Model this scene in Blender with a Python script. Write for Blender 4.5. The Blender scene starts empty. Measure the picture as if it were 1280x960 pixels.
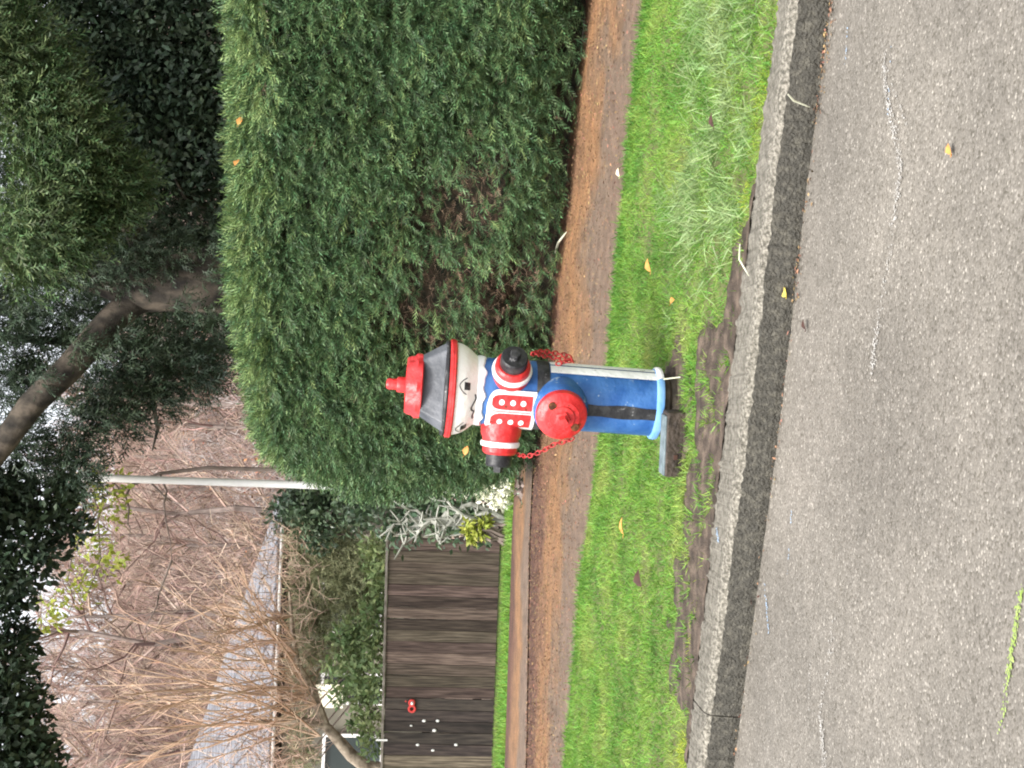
import bpy, bmesh, math, random
import numpy as np
from mathutils import Vector, Matrix

# ------------------------------------------------------------------ camera, world, sun, exposure
S = bpy.context.scene
COL = S.collection
R = math.radians
H = 0.87                       # eye height above the grass
F = 1727.0                     # focal length in pixels of the 1280 px long side
HOR = 476.0                    # horizon (measured along the long side) at the middle column
ROLL = R(2.4)
PITCH = math.atan((640 - HOR) / F)
fwd = Vector((0, math.cos(PITCH), -math.sin(PITCH)))
up0 = Vector((0, math.sin(PITCH), math.cos(PITCH)))
rt0 = Vector((1, 0, 0))
# the hand-held phone was turned on its side: world up points to the picture's left
rt = rt0 * math.cos(ROLL) + up0 * math.sin(ROLL)
up = up0 * math.cos(ROLL) - rt0 * math.sin(ROLL)
CAM = Vector((0, 0, H))
cam_data = bpy.data.cameras.new('camera')
cam = bpy.data.objects.new('camera', cam_data)
COL.objects.link(cam)
xax, yax = -up, rt
zax = -fwd
cam.matrix_world = Matrix(((xax.x, yax.x, zax.x, CAM.x), (xax.y, yax.y, zax.y, CAM.y),
                           (xax.z, yax.z, zax.z, CAM.z), (0, 0, 0, 1)))
cam_data.sensor_width = 36
cam_data.lens = 36 * F / 1280
cam_data.clip_start = 0.05
cam_data.clip_end = 1000
S.camera = cam
S.render.resolution_x, S.render.resolution_y = 1024, 768

SUN_EL, SUN_AZ = R(58), R(205)     # azimuth clockwise from +Y: behind the camera, a little left
W = bpy.data.worlds.new('World'); S.world = W; W.use_nodes = True
nt = W.node_tree; nt.nodes.clear()
sky = nt.nodes.new('ShaderNodeTexSky'); sky.sky_type = 'NISHITA'; sky.sun_disc = False
sky.sun_elevation = SUN_EL; sky.sun_rotation = SUN_AZ
sky.air_density = 1.0; sky.dust_density = 4.0; sky.ozone_density = 1.0
hs = nt.nodes.new('ShaderNodeHueSaturation'); hs.inputs['Saturation'].default_value = 0.22
bg = nt.nodes.new('ShaderNodeBackground'); bg.inputs['Strength'].default_value = 0.15
wo = nt.nodes.new('ShaderNodeOutputWorld')
nt.links.new(sky.outputs[0], hs.inputs['Color']); nt.links.new(hs.outputs[0], bg.inputs[0]); nt.links.new(bg.outputs[0], wo.inputs[0])
sl = bpy.data.lights.new('sun', 'SUN'); sl.energy = 1.5; sl.angle = R(18); sl.color = (1, .96, .9)
so = bpy.data.objects.new('sun', sl); COL.objects.link(so)
sd = Vector((math.sin(SUN_AZ) * math.cos(SUN_EL), math.cos(SUN_AZ) * math.cos(SUN_EL), math.sin(SUN_EL)))
so.rotation_euler = sd.to_track_quat('Z', 'Y').to_euler(); so.location = (0, 0, 30)
vs = S.view_settings
vs.view_transform = 'Standard'; vs.look = 'None'; vs.gamma = 1; vs.use_curve_mapping = False
vs.exposure = 1.5
S.cycles.filter_width = 2.0; S.cycles.max_bounces = 5; S.cycles.diffuse_bounces = 3; S.cycles.glossy_bounces = 2; S.cycles.transparent_max_bounces = 4

random.seed(7)
rng = np.random.default_rng(11)

# ------------------------------------------------------------------ helpers
def ray(px, py):
    """direction through photograph pixel (1280x960)"""
    a = (px - 640) / F; b = (480 - py) / F
    return fwd + (-up) * a + rt * b
def at(px, py, d):
    r = ray(px, py); return CAM + r * (d / r.y)
def on(px, py, z=0.0):
    r = ray(px, py); return CAM + r * ((z - H) / r.z)

def mat(name, c1, c2=None, scale=20.0, rough=.8, bump=0.0, bscale=None, spec=.3, detail=5, c3=None, rand=0.0, isl=0.0, metal=0.0, coords='Object', lo=.35, hi=.65, trans=0.0, stretch=None, wear=None):
    m = bpy.data.materials.new(name); m.use_nodes = True
    n = m.node_tree.nodes; l = m.node_tree.links
    b = n['Principled BSDF']
    b.inputs['Roughness'].default_value = rough
    b.inputs['Specular IOR Level'].default_value = spec
    b.inputs['Metallic'].default_value = metal
    out = None
    tc = n.new('ShaderNodeTexCoord'); vec = tc.outputs[coords]
    if stretch:
        mp = n.new('ShaderNodeMapping'); mp.inputs['Scale'].default_value = stretch; l.new(vec, mp.inputs['Vector']); vec = mp.outputs[0]
    if rand:      # shift the grain from piece to piece
        oi = n.new('ShaderNodeObjectInfo'); va = n.new('ShaderNodeVectorMath'); va.operation = 'MULTIPLY_ADD'; va.inputs[1].default_value = (13, 7, 5)
        l.new(oi.outputs['Random'], va.inputs[0]); l.new(vec, va.inputs[2]); vec = va.outputs[0]
    if c2 is None:
        rgb = n.new('ShaderNodeRGB'); rgb.outputs[0].default_value = (*c1, 1); out = rgb.outputs[0]
    else:
        nz = n.new('ShaderNodeTexNoise'); nz.inputs['Scale'].default_value = scale; nz.inputs['Detail'].default_value = detail
        l.new(vec, nz.inputs['Vector'])
        rp = n.new('ShaderNodeValToRGB'); e = rp.color_ramp.elements
        e[0].position = lo; e[0].color = (*c1, 1); e[1].position = hi; e[1].color = (*c2, 1)
        if c3:
            k = e.new((lo + hi) / 2); k.color = (*c3, 1)
        l.new(nz.outputs['Fac'], rp.inputs[0]); out = rp.outputs[0]
    if isl or rand:
        h = n.new('ShaderNodeHueSaturation'); l.new(out, h.inputs['Color']); out = h.outputs[0]
        if isl:
            g = n.new('ShaderNodeNewGeometry'); src = g.outputs['Random Per Island']; amt = isl
        else:
            g = n.new('ShaderNodeObjectInfo'); src = g.outputs['Random']; amt = rand
        mr = n.new('ShaderNodeMapRange'); mr.inputs['To Min'].default_value = 1 - amt; mr.inputs['To Max'].default_value = 1 + amt
        l.new(src, mr.inputs['Value']); l.new(mr.outputs[0], h.inputs['Value'])
        mr2 = n.new('ShaderNodeMapRange'); mr2.inputs['To Min'].default_value = .5 - amt * .06; mr2.inputs['To Max'].default_value = .5 + amt * .06
        mt = n.new('ShaderNodeMath'); mt.operation = 'FRACT'; mm = n.new('ShaderNodeMath'); mm.operation = 'MULTIPLY'; mm.inputs[1].default_value = 7.31
        l.new(src, mm.inputs[0]); l.new(mm.outputs[0], mt.inputs[0]); l.new(mt.outputs[0], mr2.inputs['Value']); l.new(mr2.outputs[0], h.inputs['Hue'])
    if wear:
        wc, wsc, wth = wear
        wn = n.new('ShaderNodeTexNoise'); wn.inputs['Scale'].default_value = wsc; wn.inputs['Detail'].default_value = 9; wn.inputs['Roughness'].default_value = .68
        l.new(tc.outputs[coords], wn.inputs['Vector'])
        wr = n.new('ShaderNodeMapRange'); wr.inputs['From Min'].default_value = wth; wr.inputs['From Max'].default_value = wth + .05; l.new(wn.outputs['Fac'], wr.inputs['Value'])
        wm = n.new('ShaderNodeMix'); wm.data_type = 'RGBA'; l.new(wr.outputs[0], wm.inputs['Factor']); l.new(out, wm.inputs['A']); wm.inputs['B'].default_value = (*wc, 1); out = wm.outputs['Result']
    l.new(out, b.inputs['Base Color'])
    if trans:
        # thin leaves let some light through
        t = n.new('ShaderNodeBsdfTranslucent'); l.new(out, t.inputs['Color'])
        mx = n.new('ShaderNodeMixShader'); mx.inputs[0].default_value = trans
        o = n['Material Output']
        l.new(b.outputs[0], mx.inputs[1]); l.new(t.outputs[0], mx.inputs[2]); l.new(mx.outputs[0], o.inputs['Surface'])
    if bump:
        nb = n.new('ShaderNodeTexNoise'); nb.inputs['Scale'].default_value = bscale or scale * 3; nb.inputs['Detail'].default_value = 6
        l.new(vec, nb.inputs['Vector'])
        bp = n.new('ShaderNodeBump'); bp.inputs['Strength'].default_value = bump; bp.inputs['Distance'].default_value = .01
        l.new(nb.outputs['Fac'], bp.inputs['Height']); l.new(bp.outputs[0], b.inputs['Normal'])
    return m

def tag(o, label=None, cat=None, group=None, kind=None):
    if label: o['label'] = label
    if cat: o['category'] = cat
    if group: o['group'] = group
    if kind: o['kind'] = kind
    return o
def empty(name, loc=(0, 0, 0), label=None, cat=None, group=None, kind=None, parent=None):
    o = bpy.data.objects.new(name, None); COL.objects.link(o); o.location = loc
    o.empty_display_size = .1
    if parent: o.parent = parent
    return tag(o, label, cat, group, kind)
def link(name, me, parent=None, kind=None):
    o = bpy.data.objects.new(name, me); COL.objects.link(o)
    if parent is not None:
        o.parent = parent
    if kind: o['kind'] = kind
    return o

class MB:
    """gathers shapes into one mesh"""
    def __init__(s): s.v = []; s.f = []
    def add(s, v, f):
        k = len(s.v); s.v += [tuple(p) for p in v]; s.f += [tuple(i + k for i in q) for q in f]
    def box(s, c, d, M=None):
        c = Vector(c); v = []
        for x in (-.5, .5):
            for y in (-.5, .5):
                for z in (-.5, .5):
                    p = Vector((x * d[0], y * d[1], z * d[2]))
                    if M is not None: p = M @ p
                    v.append(p + c)
        s.add(v, [(0, 1, 3, 2), (4, 6, 7, 5), (0, 4, 5, 1), (2, 3, 7, 6), (0, 2, 6, 4), (1, 5, 7, 3)])
    def tube(s, pts, rad, n=6, cap=True):
        pts = [Vector(p) for p in pts]; v = []; f = []
        m = len(pts)
        rad = [rad] * m if not hasattr(rad, '__len__') else rad
        ref = None
        for i, p in enumerate(pts):
            t = (pts[min(i + 1, m - 1)] - pts[max(i - 1, 0)]).normalized()
            if ref is None:
                ref = Vector((0, 0, 1)) if abs(t.z) < .9 else Vector((1, 0, 0))
            a = (ref - t * ref.dot(t)).normalized(); b = t.cross(a); ref = a
            for k in range(n):
                q = 2 * math.pi * k / n
                v.append(p + (a * math.cos(q) + b * math.sin(q)) * rad[i])
        for i in range(m - 1):
            for k in range(n):
                k2 = (k + 1) % n
                f.append((i * n + k, i * n + k2, (i + 1) * n + k2, (i + 1) * n + k))
        if cap:
            f.append(tuple(range(n - 1, -1, -1))); f.append(tuple((m - 1) * n + k for k in range(n)))
        s.add(v, f)
    def lathe(s, prof, n=48, M=None, rmod=None, zmod=None):
        """prof: (radius, height) list, about local Z"""
        v = []; f = []
        for (r, z) in prof:
            for k in range(n):
                q = 2 * math.pi * k / n
                rr = r * (rmod(q, z) if rmod else 1); zz = z + (zmod(q, z) if zmod else 0)
                p = Vector((rr * math.sin(q), -rr * math.cos(q), zz))
                v.append(M @ p if M is not None else p)
        for i in range(len(prof) - 1):
            for k in range(n):
                k2 = (k + 1) % n
                f.append((i * n + k, i * n + k2, (i + 1) * n + k2, (i + 1) * n + k))
        f.append(tuple(range(n - 1, -1, -1))); f.append(tuple((len(prof) - 1) * n + k for k in range(n)))
        s.add(v, f)
    def torus(s, c, M, R1, r, n=14, m=6, sx=1.0):
        v = []; f = []
        for i in range(n):
            a = 2 * math.pi * i / n
            for j in range(m):
                b = 2 * math.pi * j / m
                p = Vector(((R1 + r * math.cos(b)) * math.cos(a) * sx, (R1 + r * math.cos(b)) * math.sin(a), r * math.sin(b)))
                v.append(M @ p + Vector(c))
                f.append((i * m + j, ((i + 1) % n) * m + j, ((i + 1) % n) * m + (j + 1) % m, i * m + (j + 1) % m))
        s.add(v, f)
    def build(s, name, m, parent=None, smooth=False, kind=None, bevel=0, angle=40):
        me = bpy.data.meshes.new(name); me.from_pydata(s.v, [], s.f); me.update()
        if smooth:
            me.polygons.foreach_set('use_smooth', [True] * len(me.polygons))
            try: me.set_sharp_from_angle(angle=R(angle))
            except Exception: pass
        me.materials.append(m)
        o = link(name, me, parent, kind)
        if bevel:
            md = o.modifiers.new('bevel', 'BEVEL'); md.width = bevel; md.segments = 2; md.limit_method = 'ANGLE'
        return o

def vn(x, y, seed=0):
    """value noise in the plane, 0..1"""
    x = np.asarray(x, float) + seed * 17.13; y = np.asarray(y, float) + seed * 9.71
    xi = np.floor(x); yi = np.floor(y); xf = x - xi; yf = y - yi
    xf = xf * xf * (3 - 2 * xf); yf = yf * yf * (3 - 2 * yf)
    def h(a, b): return np.modf(np.abs(np.sin(a * 127.1 + b * 311.7) * 43758.5453))[0]
    return (h(xi, yi) * (1 - xf) + h(xi + 1, yi) * xf) * (1 - yf) + (h(xi, yi + 1) * (1 - xf) + h(xi + 1, yi + 1) * xf) * yf

def nrmz(a): return a / np.maximum(np.linalg.norm(a, axis=1, keepdims=True), 1e-9)

def mesh_np(name, v, tri, m):
    me = bpy.data.meshes.new(name)
    me.vertices.add(len(v)); me.vertices.foreach_set('co', v.astype(np.float32).ravel())
    nf = len(tri)
    me.loops.add(nf * 3); me.loops.foreach_set('vertex_index', tri.astype(np.int32).ravel())
    me.polygons.add(nf); me.polygons.foreach_set('loop_start', np.arange(0, nf * 3, 3, dtype=np.int32))
    me.update(calc_edges=True); me.materials.append(m)
    return me
def scatter(name, T, pos, d, up_, sc, m, parent=None, kind=None):
    """copies leaf shape T = (verts, tris) at pos, along d, facing up_; all in one mesh"""
    tv, tf = T
    d = nrmz(d); s = np.cross(up_, d); s = nrmz(s); u = np.cross(d, s)
    n = len(pos); sc = np.broadcast_to(sc, (n,))
    Mx = np.stack([d, s, u], axis=1)                       # n,3(axis),3
    v = np.einsum('kj,njc->nkc', tv, Mx) * sc[:, None, None] + pos[:, None, :]
    k = len(tv)
    tri = tf[None] + (np.arange(n) * k)[:, None, None]
    me = mesh_np(name, v.reshape(-1, 3), tri.reshape(-1, 3), m)
    return link(name, me, parent, kind)

def T_spray(nl=8, wid=.1, lean=.9, droop=.18, ll=.36):
    v = []; f = []
    def z(t): return -droop * t * t
    for i in range(nl):
        t = .08 + .84 * i / (nl - 1); sgn = 1 if i % 2 else -1
        L = ll * (1.15 - .7 * t)
        a = (t, 0, z(t)); b = (t + wid, 0, z(t + wid)); c = (t + wid * .5 + L * math.cos(lean), sgn * L * math.sin(lean), z(t) - .1 * L)
        k = len(v); v += [a, b, c]; f.append((k, k + 1, k + 2))
    k = len(v); v += [(0, -.02, 0), (0, .02, 0), (1.08, 0, z(1.08))]; f.append((k, k + 1, k + 2))
    return np.array(v, float), np.array(f, int)
T_SPRAY = T_spray()
T_HEDGE = T_spray(8, .115, .62, .25, .42)
T_SPRAYW = T_spray(6, .17, .75, .22, .42)
T_LEAF = (np.array([(0, 0, 0), (.45, .27, .07), (1, 0, -.04), (.45, -.27, .07)], float), np.array([(0, 2, 1), (0, 3, 2)]))
T_BLADE = (np.array([(0, -.04, 0), (0, .04, 0), (.55, .03, .03), (.55, -.03, .03), (1, 0, -.14)], float), np.array([(0, 1, 2), (0, 2, 3), (3, 2, 4)]))
T_THIN = (T_BLADE[0] * np.array([1, .55, 1]), T_BLADE[1])
T_NEEDLE = (np.array([(0, -.03, 0), (0, .03, 0), (1, 0, 0)], float), np.array([(0, 1, 2)]))
T_TWIG = (np.array([(0, -.012, 0), (0, .012, 0), (1, 0, 0), (.35, 0, 0), (.4, .012, 0), (.75, .3, .1), (.55, 0, 0), (.6, -.01, 0), (.9, -.25, .05)], float), np.array([(0, 1, 2), (3, 4, 5), (6, 7, 8)]))

# ------------------------------------------------------------------ materials
M = {}
def road_material():
    m = bpy.data.materials.new('asphalt'); m.use_nodes = True
    n = m.node_tree.nodes; l = m.node_tree.links; b = n['Principled BSDF']
    tc = n.new('ShaderNodeTexCoord')
    big = n.new('ShaderNodeTexNoise'); big.inputs['Scale'].default_value = 2.2; big.inputs['Detail'].default_value = 5
    l.new(tc.outputs['Object'], big.inputs['Vector'])
    vo = n.new('ShaderNodeTexVoronoi'); vo.inputs['Scale'].default_value = 215; l.new(tc.outputs['Object'], vo.inputs['Vector'])
    sep = n.new('ShaderNodeSeparateColor'); l.new(vo.outputs['Color'], sep.inputs[0])
    ramp = n.new('ShaderNodeValToRGB'); e = ramp.color_ramp.elements
    e[0].position = 0; e[0].color = (.095, .084, .066, 1); e[1].position = 1; e[1].color = (.36, .33, .285, 1)
    for p, c in ((.2, (.152, .137, .116)), (.6, (.178, .161, .137)), (.88, (.202, .183, .157)), (.955, (.25, .229, .2))):
        k = e.new(p); k.color = (*c, 1)
    l.new(sep.outputs[0], ramp.inputs[0])
    # dark gaps between the stones
    gap = n.new('ShaderNodeMapRange'); gap.inputs['From Min'].default_value = .25; gap.inputs['From Max'].default_value = .75
    gap.inputs['To Min'].default_value = 1.0; gap.inputs['To Max'].default_value = .80
    l.new(vo.outputs['Distance'], gap.inputs['Value'])
    mr = n.new('ShaderNodeMapRange'); mr.inputs['From Min'].default_value = .3; mr.inputs['From Max'].default_value = .7
    mr.inputs['To Min'].default_value = .82; mr.inputs['To Max'].default_value = 1.14; l.new(big.outputs['Fac'], mr.inputs['Value'])
    mul = n.new('ShaderNodeMath'); mul.operation = 'MULTIPLY'; l.new(gap.outputs[0], mul.inputs[0]); l.new(mr.outputs[0], mul.inputs[1])
    hsv = n.new('ShaderNodeHueSaturation'); l.new(ramp.outputs[0], hsv.inputs['Color']); mid = n.new('ShaderNodeTexNoise'); mid.inputs['Scale'].default_value = 28; mid.inputs['Detail'].default_value = 6; l.new(tc.outputs['Object'], mid.inputs['Vector'])
    mm_ = n.new('ShaderNodeMapRange'); mm_.inputs['From Min'].default_value = .3; mm_.inputs['From Max'].default_value = .7; mm_.inputs['To Min'].default_value = .89; mm_.inputs['To Max'].default_value = 1.1
    l.new(mid.outputs['Fac'], mm_.inputs['Value']); mul2 = n.new('ShaderNodeMath'); mul2.operation = 'MULTIPLY'; l.new(mul.outputs[0], mul2.inputs[0]); l.new(mm_.outputs[0], mul2.inputs[1])
    l.new(mul2.outputs[0], hsv.inputs['Value'])
    l.new(hsv.outputs[0], b.inputs['Base Color'])
    b.inputs['Roughness'].default_value = .62; b.inputs['Specular IOR Level'].default_value = .35
    bp = n.new('ShaderNodeBump'); bp.inputs['Strength'].default_value = .3; bp.inputs['Distance'].default_value = .003; bp.invert = True
    l.new(vo.outputs['Distance'], bp.inputs['Height']); l.new(bp.outputs[0], b.inputs['Normal'])
    return m
M['road'] = road_material()

def path_material():
    """wet path with a rusty band of needles; UV x runs along, y across (0 at the grass)"""
    m = bpy.data.materials.new('path_litter'); m.use_nodes = True
    n = m.node_tree.nodes; l = m.node_tree.links; b = n['Principled BSDF']
    tc = n.new('ShaderNodeTexCoord'); sx = n.new('ShaderNodeSeparateXYZ'); l.new(tc.outputs['UV'], sx.inputs[0])
    n1 = n.new('ShaderNodeTexNoise'); n1.inputs['Scale'].default_value = 2.4; n1.inputs['Detail'].default_value = 6; l.new(tc.outputs['Object'], n1.inputs['Vector'])
    n2 = n.new('ShaderNodeTexNoise'); n2.inputs['Scale'].default_value = 85; n2.inputs['Detail'].default_value = 7; n2.inputs['Roughness'].default_value = .7; l.new(tc.outputs['Object'], n2.inputs['Vector'])
    add = n.new('ShaderNodeMath'); add.operation = 'MULTIPLY_ADD'; add.inputs[1].default_value = .62; l.new(n1.outputs['Fac'], add.inputs[0]); ym = n.new('ShaderNodeMath'); ym.operation = 'MULTIPLY'; ym.inputs[1].default_value = .72; l.new(sx.outputs['Y'], ym.inputs[0]); l.new(ym.outputs[0], add.inputs[2])
    rp = n.new('ShaderNodeValToRGB'); e = rp.color_ramp.elements
    e[0].position = .18; e[0].color = (.15, .108, .08, 1); e[1].position = 1.1; e[1].color = (.08, .035, .022, 1)
    for p, c in ((.36, (.15, .10, .07)), (.50, (.14, .098, .068)), (.60, (.19, .105, .052)), (.68, (.235, .12, .052)), (.78, (.18, .095, .045)), (.86, (.13, .062, .036)), (.95, (.075, .032, .02))):
        k = e.new(p); k.color = (*c, 1)
    l.new(add.outputs[0], rp.inputs[0])
    n3 = n.new('ShaderNodeTexNoise'); n3.inputs['Scale'].default_value = 11; n3.inputs['Detail'].default_value = 6; n3.inputs['Roughness'].default_value = .65; l.new(tc.outputs['Object'], n3.inputs['Vector'])
    m3 = n.new('ShaderNodeMapRange'); m3.inputs['From Min'].default_value = .32; m3.inputs['From Max'].default_value = .66; m3.inputs['To Min'].default_value = .6; m3.inputs['To Max'].default_value = 1.25; l.new(n3.outputs['Fac'], m3.inputs['Value'])
    h0 = n.new('ShaderNodeHueSaturation'); l.new(rp.outputs[0], h0.inputs['Color']); l.new(m3.outputs[0], h0.inputs['Value'])
    h = n.new('ShaderNodeHueSaturation'); l.new(h0.outputs[0], h.inputs['Color'])
    mr = n.new('ShaderNodeMapRange'); mr.inputs['From Min'].default_value = .3; mr.inputs['From Max'].default_value = .7; mr.inputs['To Min'].default_value = .5; mr.inputs['To Max'].default_value = 1.5
    l.new(n2.outputs['Fac'], mr.inputs['Value']); l.new(mr.outputs[0], h.inputs['Value'])
    l.new(h.outputs[0], b.inputs['Base Color']); b.inputs['Roughness'].default_value = .7
    bp = n.new('ShaderNodeBump'); bp.inputs['Strength'].default_value = .8; bp.inputs['Distance'].default_value = .01
    l.new(n2.outputs['Fac'], bp.inputs['Height']); l.new(bp.outputs[0], b.inputs['Normal'])
    return m
M['path'] = path_material()
M['soil'] = mat('mud', (.038, .028, .021), (.13, .097, .073), 22, .7, .8, 130, c3=(.07, .052, .039), detail=9)  # mud, darkened further to put contact shade round the hydrant into its colour
M['terrain'] = mat('leaf_litter_ground', (.13, .095, .074), (.26, .195, .155), 1.5, .95, .4, 30)
M['kerb'] = mat('kerb_concrete', (.10, .092, .073), (.23, .212, .175), 60, .85, 1.0, 170, c3=(.165, .152, .125), detail=10)
M['kerbface'] = mat('kerb_face_concrete', (.045, .042, .034), (.095, .088, .07), 60, .6, 1.0, 150, c3=(.056, .052, .042), detail=10)  # darker concrete for the front face of the kerb
M['kerbarris'] = mat('kerb_exposed_pebbles', (.09, .083, .066), (.31, .287, .24), 110, .85, 1.0, 190, c3=(.19, .175, .143), detail=4)
M['lawnsoil'] = mat('lawn_soil', (.09, .085, .04), (.13, .17, .045), 14, .95, .6, 80)
M['grass'] = mat('grass_blades', (.08, .19, .03), (.29, .35, .09), 3.5, .55, spec=.3, isl=.45, trans=.3, c3=(.155, .31, .045), lo=.3, hi=.72)
M['mossgrass'] = mat('yellow_green_moss', (.26, .36, .03), (.38, .44, .06), 6, .7, isl=.35, trans=.3)
M['grassdark'] = mat('edge_grass_blades', (.07, .19, .025), (.13, .28, .04), 5, .55, isl=.4, trans=.3)
M['grasspale'] = mat('tall_pale_grass', (.17, .28, .09), (.28, .37, .16), 5, .45, spec=.4, isl=.3, trans=.25)
M['hedge'] = mat('cypress_hedge_leaf', (.056, .106, .046), (.10, .168, .066), 7, .5, isl=.6, trans=.2, spec=.3)
M['hedgetop'] = mat('sunlit_hedge_tips', (.15, .23, .08), (.23, .31, .12), 5, .5, isl=.35, trans=.25)  # light from above put into the leaf colour of the hedge top
M['deadtwig'] = mat('dead_brown_sprays', (.12, .08, .052), (.22, .15, .10), 6, .8, isl=.45)
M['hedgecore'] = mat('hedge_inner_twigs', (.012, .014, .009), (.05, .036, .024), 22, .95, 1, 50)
M['conifer'] = mat('conifer_leaf', (.04, .075, .034), (.065, .105, .042), 3, .55, isl=.4, trans=.15)
M['coniferbright'] = mat('conifer_lit_leaf', (.05, .09, .032), (.085, .125, .048), 4, .55, isl=.6, trans=.2)  # lit copy of the conifer leaf, brightness put into its colour
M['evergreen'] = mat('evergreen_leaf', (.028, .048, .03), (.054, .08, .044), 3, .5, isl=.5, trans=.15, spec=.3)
M['yellowleaf'] = mat('yellow_green_leaf', (.30, .36, .05), (.40, .42, .10), 8, .5, isl=.3, trans=.35)
M['bark'] = mat('tree_bark', (.016, .014, .012), (.10, .081, .062), 9, .9, 1.0, 24, c3=(.044, .037, .029), detail=10, stretch=(1.2, 1.2, .8))
M['twig'] = mat('bare_twigs', (.17, .125, .10), (.34, .265, .225), .8, .9, isl=.5, c3=(.29, .195, .155))
M['palebrush'] = mat('pale_grey_twigs', (.30, .27, .26), (.42, .38, .36), 1, .9, isl=.3)
M['rustleaf'] = mat('rusty_clinging_leaves', (.34, .13, .05), (.42, .22, .10), 2, .8, isl=.4)
M['baretrunk'] = mat('bare_tree_bark', (.13, .10, .085), (.26, .21, .185), 4, .9)
M['willow'] = mat('tan_stems', (.45, .28, .185), (.64, .47, .345), 3, .7, isl=.2)
M['willowtwig'] = mat('fine_tan_twigs', (.42, .28, .205), (.6, .46, .37), 2, .8, isl=.35)
M['willowbark'] = mat('tan_trunk_bark', (.16, .125, .09), (.42, .35, .27), 16, .85, 1.0, 40, detail=9)
M['board'] = mat('weathered_fence_board', (.052, .039, .031), (.17, .13, .102), 14, .85, .9, 30, rand=.5, c3=(.102, .077, .06), stretch=(6, 6, .3), detail=10)
M['boarddark'] = mat('darker_board', (.026, .021, .019), (.075, .059, .05), 14, .8, .6, 30, rand=.4, stretch=(3, 3, .35))  # darker tone for a run of boards at the left
M['rail'] = mat('fence_cap', (.13, .11, .09), (.26, .23, .2), 12, .9, .4)
M['roof'] = mat('grey_roof_shingle', (.13, .13, .145), (.19, .19, .205), 6, .9, .4, 30, isl=.12)
M['wall'] = mat('house_wall', (.15, .14, .11), (.2, .19, .15), 3, .9)
M['gutter'] = mat('weathered_gutter', (.2, .2, .19), (.5, .49, .47), 3, .6)
M['cream'] = mat('cream_panel', (.75, .72, .55), (.85, .82, .66), 5, .7)
M['white'] = mat('white_paint', (.72, .71, .69), (.82, .81, .79), 14, .45, .1, 50, spec=.4)
M['glass'] = mat('dark_window', (.02, .03, .03), (.035, .045, .045), 2, .12, spec=.6)
M['pole'] = mat('white_pole_paint', (.78, .77, .76), (.86, .85, .84), 9, .35)
M['variegated'] = mat('cream_variegated_leaf', (.72, .74, .55), (.85, .85, .74), 14, .5, isl=.15, trans=.2)
M['lichen'] = mat('grey_lichen_twig', (.22, .22, .19), (.42, .42, .37), 14, .9)
M['shrub'] = mat('shrub_leaf', (.14, .21, .085), (.25, .31, .13), 3, .5, isl=.4, trans=.25)
M['olive'] = mat('olive_shrub_leaf', (.21, .23, .12), (.31, .32, .18), 3, .6, isl=.35, trans=.2)
M['darkshrub'] = mat('dark_glossy_leaf', (.06, .105, .06), (.11, .16, .085), 3, .35, isl=.45, trans=.15, spec=.6)
M['shrubcore'] = mat('shrub_inside', (.03, .035, .02), (.06, .055, .035), 10, .95)
# hydrant paint: brushed enamel with a little grime
M['red'] = mat('red_enamel', (.46, .014, .016), (.64, .04, .04), 18, .38, .4, 60, spec=.5, detail=8, wear=((.16, .03, .02), 26, .605))
M['redchain'] = mat('worn_red_chain', (.22, .012, .012), (.46, .03, .03), 60, .5, .3, 90, spec=.4)
M['blue'] = mat('blue_enamel', (.016, .08, .26), (.06, .17, .40), 14, .42, .25, 70, spec=.45, detail=9, lo=.4, hi=.78, wear=((.28, .36, .46), 30, .605))
M['lightblue'] = mat('pale_blue_enamel', (.10, .27, .55), (.2, .38, .62), 14, .45, .2, 60)
M['black'] = mat('black_enamel', (.018, .018, .02), (.06, .06, .06), 30, .4, .3, 60, lo=.45, hi=.75, wear=((.2, .2, .2), 36, .605))
M['hatgrey'] = mat('grey_black_enamel', (.05, .055, .063), (.115, .12, .132), 14, .42, .25, 60)
M['paintwhite'] = mat('white_enamel', (.72, .715, .70), (.84, .835, .82), 9, .42, .3, 60, spec=.4, wear=((.42, .40, .36), 34, .605))
M['skin'] = mat('painted_pale_face', (.81, .78, .73), (.88, .865, .835), 11, .45, .3, 60, wear=((.55, .47, .40), 22, .605))
M['iron'] = mat('dirty_cast_iron', (.025, .022, .018), (.085, .07, .05), 24, .8, .8, 70)
M['rust'] = mat('rust', (.05, .016, .008), (.14, .05, .018), 90, .9)
M['slab'] = mat('dark_wet_block', (.022, .017, .014), (.07, .052, .04), 22, .6, .8, 70)
M['slabtop'] = mat('block_top', (.09, .12, .13), (.18, .22, .235), 30, .6, .5, 90)
M['chalkwhite'] = mat('white_chalk', (.30, .285, .26), (.42, .405, .38), 60, .95)
M['chalkblue'] = mat('blue_chalk', (.25, .36, .5), (.33, .45, .6), 60, .95)
M['greenline'] = mat('yellow_green_line', (.2, .29, .06), (.3, .38, .11), 60, .95)  # yellow-green colour for one line on the road
M['leafyellow'] = mat('yellow_fallen_leaf', (.55, .42, .06), (.65, .52, .14), 60, .6)
M['leaforange'] = mat('orange_fallen_leaf', (.5, .2, .05), (.62, .3, .09), 60, .6)
M['leafbrown'] = mat('dark_fallen_leaf', (.04, .02, .016), (.08, .04, .03), 60, .5)
M['leafpale'] = mat('pale_fallen_leaf', (.6, .55, .35), (.7, .66, .48), 60, .6)
M['straw'] = mat('dry_straw', (.55, .55, .4), (.66, .66, .52), 40, .7)
M['litter'] = mat('needle_litter', (.09, .052, .032), (.27, .16, .085), 30, .9, isl=.7)
M['redplastic'] = mat('red_plastic', (.55, .05, .045), (.65, .08, .07), 30, .4)

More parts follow.
